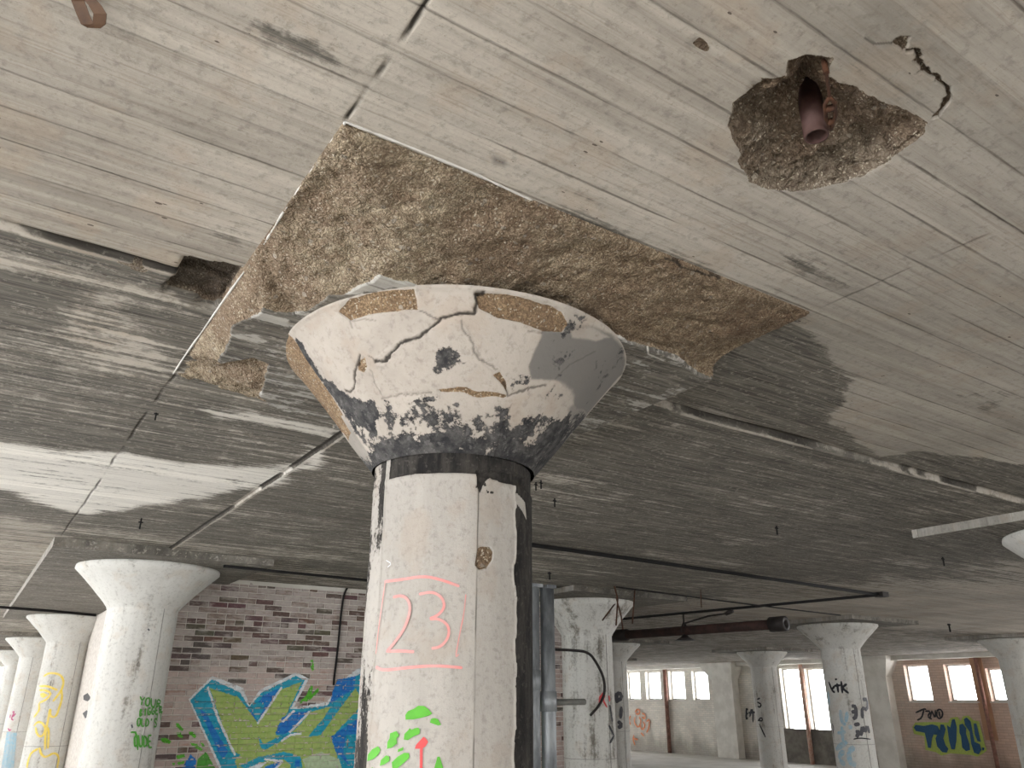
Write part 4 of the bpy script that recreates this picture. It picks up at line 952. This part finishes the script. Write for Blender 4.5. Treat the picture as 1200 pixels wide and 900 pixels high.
thing(MB().pipe(q0, q1, .032, .024), 'pipe_stub', M['greypipe'], 'short grey horizontal pipe stub beside the galvanized downpipes', 'pipe')
Yc = 6.6*G-.36*G; l = smooth([(648,761),(672,762),(690,764),(700,778),(708,795),(709,812),(703,826),(692,838)], 2)
thing(MB().tube([at_y(x, y, Yc) for x, y in l], .016, 8), 'loose_cable', M['dark_iron'], 'dark cable drooping across the weathered column', 'cable')
# cable down the brick wall
l = smooth([(425,681),(412,684),(404,692),(400,715),(396,760),(392,790),(391,803)], 2)
thing(MB().tube([at_y(x, y, YW-.03) for x, y in l], .012, 8), 'wall_cable', M['cable'], 'black cable running down the brick wall beside the central column', 'cable')
# nails and hooks left in the slab
for k, (x, y) in enumerate([(183,485),(628,568),(634,566),(650,587),(910,619),(1105,655),(1112,732),(644,672),(1001,733),(165,612)]):
    zz = H-.045 if k else H-.02
    q = at_z(x, y, zz); s_ = (q-C0).length/F
    thing(MB().tube([q+Vector((0, 0, .03)), q-Vector((0, 0, s_*7))], s_*.9, 6).tube([q-Vector((s_*2.2, 0, 0)), q+Vector((s_*2.2, 0, 0))], s_*.8, 6), 'ceiling_hook', M['cable'],
          ['black hook below the left corner of the broken drop panel', 'left hook of the pair right of the column collar', 'right hook of the pair right of the column collar', 'bent hook a little below the pair beside the column', 'hook above the junction of the black conduits',
           'hook left of the capital at the right edge', 'small hook above the right edge column', 'small hook under the slab above the long conduit', 'small hook above the column with black letters', 'tiny hook on the seam above the green lettered column'][k], 'hook', 'hooks left in the slab')

# ------------------------------------------------------------------ along the far right wall
def pilaster(x0, x1, yc, label, flare=.28):
    a, b = at_x(x1, 840, XR-.3).y, at_x(x0, 840, XR-.3).y; X0 = XR-.32
    e = empty('wall_pilaster', (XR-.16, (a+b)/2, 0), label, 'pilaster')
    MB().box((X0, a, 0), (XR, b, H-.6)).build('shaft', M['plain_wall'], e)
    n = [(X0, a, H-.6), (XR, a, H-.6), (XR, b, H-.6), (X0, b, H-.6), (X0-flare, a-flare, H-.12), (XR, a-flare, H-.12), (XR, b+flare, H-.12), (X0-flare, b+flare, H-.12), (X0-flare, a-flare, H), (XR, a-flare, H), (XR, b+flare, H), (X0-flare, b+flare, H)]
    mesh_obj('capital', n, [[0,1,5,4],[1,2,6,5],[2,3,7,6],[3,0,4,7],[4,5,9,8],[5,6,10,9],[6,7,11,10],[7,4,8,11],[3,2,1,0],[8,9,10,11]], M['plain_wall'], e)
pilaster(838, 862, 0, 'pale pilaster with flared head right of the four high windows')
pilaster(1022, 1046, 0, 'pale pilaster with flared head right of the black-lettered column')
def vbar(x, w, y0, y1, mat, name, label, cat='pipe', dx=.10):
    q = at_x(x, 830, XR-dx); zt = at_x(x, y0, XR-dx).z if y0 else H-.17; zb = at_x(x, y1, XR-dx).z if y1 else 0
    thing(MB().tube([(XR-dx, q.y, max(zb, 0)), (XR-dx, q.y, zt)], w, 12), name, mat, label, cat)
vbar(781.5, .075, 0, 0, M['drain'], 'drain_pipe', 'red-brown drain pipe between the second and third high windows')
vbar(944, .07, 0, 0, simple('pink_painted_post', (.42,.22,.16), .7, col2=(.5,.38,.32)), 'window_post', 'pink-brown post between the two tall windows', 'post')
vbar(1155, .05, 0, 0, M['drain'], 'drain_pipe', 'dark drain pipe right of the teal graffiti')
# brown jamb and pink brick apron
M['pinkbrick'] = far_wall_mat('pink_brick', (.48,.33,.26), (.40,.27,.21), (.48,.33,.26))
M['darkapron'] = simple('dark_render', (.20,.185,.16), .95, col2=(.12,.11,.095), sc=3)
wr = bpy.data.objects['wall_right']
a, b = at_x(1012, 860, XR).y, at_x(903, 860, XR).y
MB().box((XR-.04, a, 1.0), (XR-.001, b, wins[4][2]-.02)).build('brick_band', M['pinkbrick'], wr)
MB().box((XR-.06, a, 0), (XR-.001, b, 1.0)).build('apron', M['darkapron'], wr)
a, b = at_x(1182, 840, XR).y, at_x(1150, 840, XR).y
MB().box((XR-.03, a-2.6, 0.9), (XR-.001, WIN[8][0]-.03, H)).box((XR-.03, WIN[8][1]+.03, .9), (XR-.001, b, H)).build('brown_pier', simple('orange_brown_render', (.42,.25,.15), .9, col2=(.36,.20,.13), sc=2), wr)
MB().box((XR-.35, YF, H-.16), (XR, YB, H+.01)).build('edge_beam', M['plain_wall'], wr)
pw = Plane('x', XR, .05)
TG = lambda l: [(1040+x*160/1200, 780+y*120/900) for x, y in l]
rnd = [TG(l) for l in ([(240,545),(255,520),(330,530),(400,515),(450,530),(468,575),(450,610),(415,605),(400,640),(390,725),(365,720),(348,640),(335,590),(260,575)],
      [(430,640),(470,560),(475,515),(505,520),(520,560),(500,640),(520,700),(545,730),(530,765),(490,760),(445,710)], [(530,520),(560,545),(575,475),(600,470),(618,540),(615,660),(600,735),(570,735),(550,660)],
      [(640,520),(670,510),(700,550),(700,600),(730,690),(735,740),(700,752),(665,720),(655,620),(640,590)], [(680,470),(705,455),(740,490),(760,600),(775,670),(820,690),(835,740),(810,780),(770,765),(745,690),(730,580),(690,520)], [(765,510),(790,508),(830,670),(800,665),(775,600)], [(840,718),(862,722),(855,745),(840,742)])]
fills('graffiti', Plane('x', XR, .035), [TG([(225,540),(250,500),(420,495),(480,500),(540,500),(560,460),(620,450),(650,490),(670,445),(720,440),(760,480),(810,490),(860,690),(880,745),(850,770),(800,800),(740,785),(560,770),(480,790),(430,760),(340,740),(330,620),(240,600)])], INK['limeout'], wr, 'lime outline of the teal lettering')
fills('painted_letter', pw, rnd, INK['navy'], wr)
strokes('graffiti', pw, [TG(l) for l in ([(255,415),(330,380),(350,385)], [(330,385),(310,460),(270,480)], [(340,400),(390,400),(360,450),(400,470)], [(400,395),(380,470)], [(400,400),(430,470),(430,390)], [(440,400),(470,380),(495,410),(490,450),(460,470),(440,440),(445,400)], [(460,400),(470,450)])], 1.6, INK['black'], wr, 'small black tag above the teal lettering')
O = lambda l: [(700+x*160/1200, 760+y*120/900) for x, y in l]
strokes('graffiti', pw, [O(l) for l in ([(340,560),(360,530),(385,550),(370,580),(345,570)], [(300,590),(285,630),(300,670)], [(340,600),(330,650),(370,700),(395,640),(375,600)], [(400,570),(430,580),(425,620),(400,600)], [(380,660),(400,720),(430,680),(410,640)], [(440,640),(470,620),(460,700),(440,740)], [(330,760),(320,800),(340,850)], [(320,790),(365,800)], [(390,740),(420,770)])], 1.9, INK['orange'], wr, 'orange scribble under the high windows')
strokes('graffiti', pw, [K(l) for l in ([(100,315),(98,400)], [(95,325),(112,322)], [(95,355),(112,355)], [(95,390),(112,390)], [(115,350),(165,345)], [(125,380),(140,310),(150,370)], [(150,345),(148,420)])], 2.2, INK['black'], wr, 'black tag beside the plain column')
